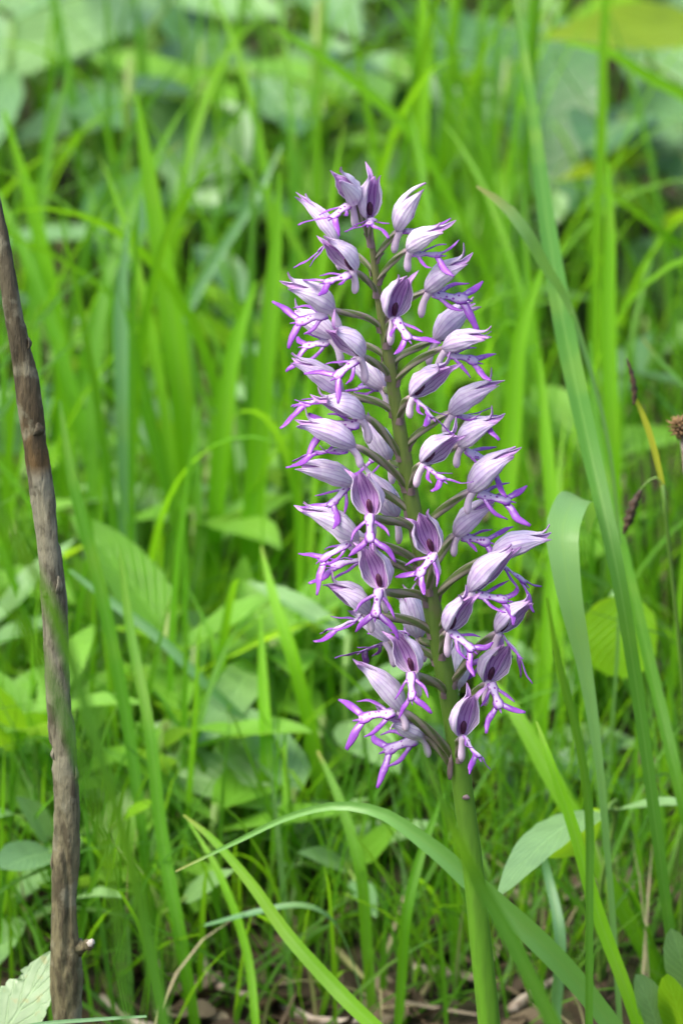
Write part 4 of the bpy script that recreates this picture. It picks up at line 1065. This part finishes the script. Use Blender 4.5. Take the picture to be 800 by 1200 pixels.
def herb(x, y, h, mname):
    z = ground_z(x, y) - .003
    e = empty('wild_herb', (x, y, z), 'small wild herb with ' + TONE[mname] + ' leaves half hidden in the meadow grass', 'herb', TONE[mname] + ' small herbs in the grass')
    s_ = bpy.data.objects.new('stem', STEMP); col.objects.link(s_); s_.parent = e; s_.scale = (1, 1, h)
    ms = [m for n_, m in LEAFM if n_ == mname]
    for k in range(lr.choice([4, 5, 6, 7])):
        l = bpy.data.objects.new('leaf', lr.choice(ms)); col.objects.link(l); l.parent = e
        f = lr.uniform(.25, 1)
        l.location = (0, 0, h * f)
        l.rotation_euler = (lr.uniform(-.3, .3), -lr.uniform(.0, .9), k * 2.4 + lr.uniform(-.4, .4))
        q = lr.uniform(.6, 1.15); l.scale = (q, q, q)
def big_herb(x, y, h, mname):
    z = ground_z(x, y) - .003
    e = empty('undergrowth_plant', (x, y, z), 'undergrowth plant with broad ' + TONE[mname] + ' leaves far behind the flower spike', 'plant', TONE[mname] + ' undergrowth plants at the back')
    s_ = bpy.data.objects.new('stem', STEMP); col.objects.link(s_); s_.parent = e; s_.scale = (1.5, 1.5, h)
    ms = [m for n_, m in LEAFM if n_ == mname]
    for k in range(lr.choice([4, 5, 6])):
        l = bpy.data.objects.new('leaf', lr.choice(ms)); col.objects.link(l); l.parent = e
        l.location = (0, 0, h * lr.uniform(.35, 1))
        l.rotation_euler = (lr.uniform(-.3, .3), lr.uniform(-.6, .35), k * 2.4 + lr.uniform(-.4, .4))
        q = lr.uniform(1.2, 2.3); l.scale = (q, q, q)
for i in range(64):
    y = .22 + .75 * (i + lr.random()) / 64; x = half_w(y) * 1.15 * (2 * ((i * .7548) % 1.0) - 1)
    if y > .5 and x > 0 and lr.random() < .3: continue
    herb(x, y, lr.uniform(.02, .07), lr.choice(LMATS if y > .4 or x > 0 else ['leaf_fresh', 'leaf_lime', 'leaf_fresh', 'leaf_silver']))

for i in range(30):
    y = .16 + .30 * (i + lr.random()) / 30; x = half_w(y) * (-1.05 + 1.05 * ((i * .618) % 1.0))
    herb(x, y, lr.uniform(.025, .065), lr.choice(['leaf_fresh', 'leaf_lime', 'leaf_fresh', 'leaf_silver']))
for i in range(46):
    y = .62 + .95 * (i + lr.random()) / 46; x = half_w(y) * 1.2 * (2 * ((i * .6180) % 1.0) - 1)
    big_herb(x, y, lr.uniform(.05, .13), lr.choice(['leaf_teal', 'leaf_grey', 'leaf_teal', 'leaf_fresh', 'leaf_grey', 'leaf_silver']))

# ------------------------------------------------------------------ litter
def litter():
    rs = random.Random(31); V, F, U, A = [], [], [], []
    for _ in range(3600):
        y = rs.uniform(.0, 1.4) if rs.random() < .5 else rs.uniform(.05, .5)
        x = rs.uniform(-1, 1) * (half_w(y) * 1.6 + .06)
        z = ground_z(x, y) + rs.uniform(.001, .006)
        L = rs.uniform(.004, .018); W = L * rs.uniform(.3, .7); r = rs.random()
        if rs.random() < .4: W = rs.uniform(.0008, .002); L *= 2.2
        a = rs.uniform(0, 6.28); tl = rs.gauss(0, .3); cu = rs.uniform(-1.5, 1.5) if W > .003 else .2
        d = Vector((math.cos(a) * math.cos(tl), math.sin(a) * math.cos(tl), math.sin(tl))); s_ = Vector((-math.sin(a), math.cos(a), rs.gauss(0, .35))).normalized(); nn = d.cross(s_)
        o = len(V)
        for i in range(5):
            t = i / 4; hw = W * .5 * (.25 + math.sin(math.pi * (t * .92 + .04)) * .8)
            for j in (-1, 0, 1):
                V.append(Vector((x, y, z)) + d * L * (t - .5) + s_ * j * hw + nn * (cu * L * .35 * (t - .5) ** 2 + .25 * hw * abs(j))); U.append((.5 + j * .5, t)); A.append(r)
        for i in range(4):
            for j in range(2):
                q = o + i * 3 + j; F.append((q, q + 1, q + 4, q + 3))
    o = mk('leaf_litter', V, F, M['litter'], uv=U, attrs={'rnd': A}); o['kind'] = 'stuff'
    tag(o, 'brown dead leaves and straw lying on the soil', 'leaf litter')
litter()

TW = [([(485, 1120), (530, 1130), (590, 1148)], .24, 'twig'), ([(330, 1160), (370, 1178), (420, 1182)], .20, 'twig'), ([(235, 1105), (262, 1140), (300, 1150)], .22, 'twig'), ([(600, 1180), (640, 1150), (668, 1138)], .21, 'twig'), ([(455, 1190), (490, 1160), (508, 1128)], .20, 'straw'), ([(395, 1100), (440, 1140), (500, 1165)], .23, 'straw'), ([(120, 1150), (160, 1178), (215, 1186)], .2, 'twig')]
tl_ = ['dry grey twig lying behind the orchid stem', 'pale twig on the litter below the arched blade', 'crooked twig between stick and orchid on the soil', 'short twig right of the orchid stem base', 'leaning straw beside the orchid stem', 'long straw lying across the litter', 'thin twig right of the stick foot']
for (pp, Y, mt), lab in zip(TW, tl_):
    pts = []
    for px, py in pp:
        d = P(px, py, 1.0) - CAM; k = -(CAM.z - .006) / d.z; q = CAM + d * k; q.z = ground_z(q.x, q.y) + .0022; pts.append(q)
    V, F, U = tube([q - pts[0] for q in catmull(pts, 14)], [(.0013 if mt == 'twig' else .0009) * (1.15 - .5 * i / 13) for i in range(14)], 8, fn=lambda t, a: 1 + .12 * math.sin(17 * t + 2 * a))
    o = mk('twig' if mt == 'twig' else 'straw', V, F, M[mt], uv=U); o.location = pts[0]
    tag(o, lab, 'twig' if mt == 'twig' else 'straw')
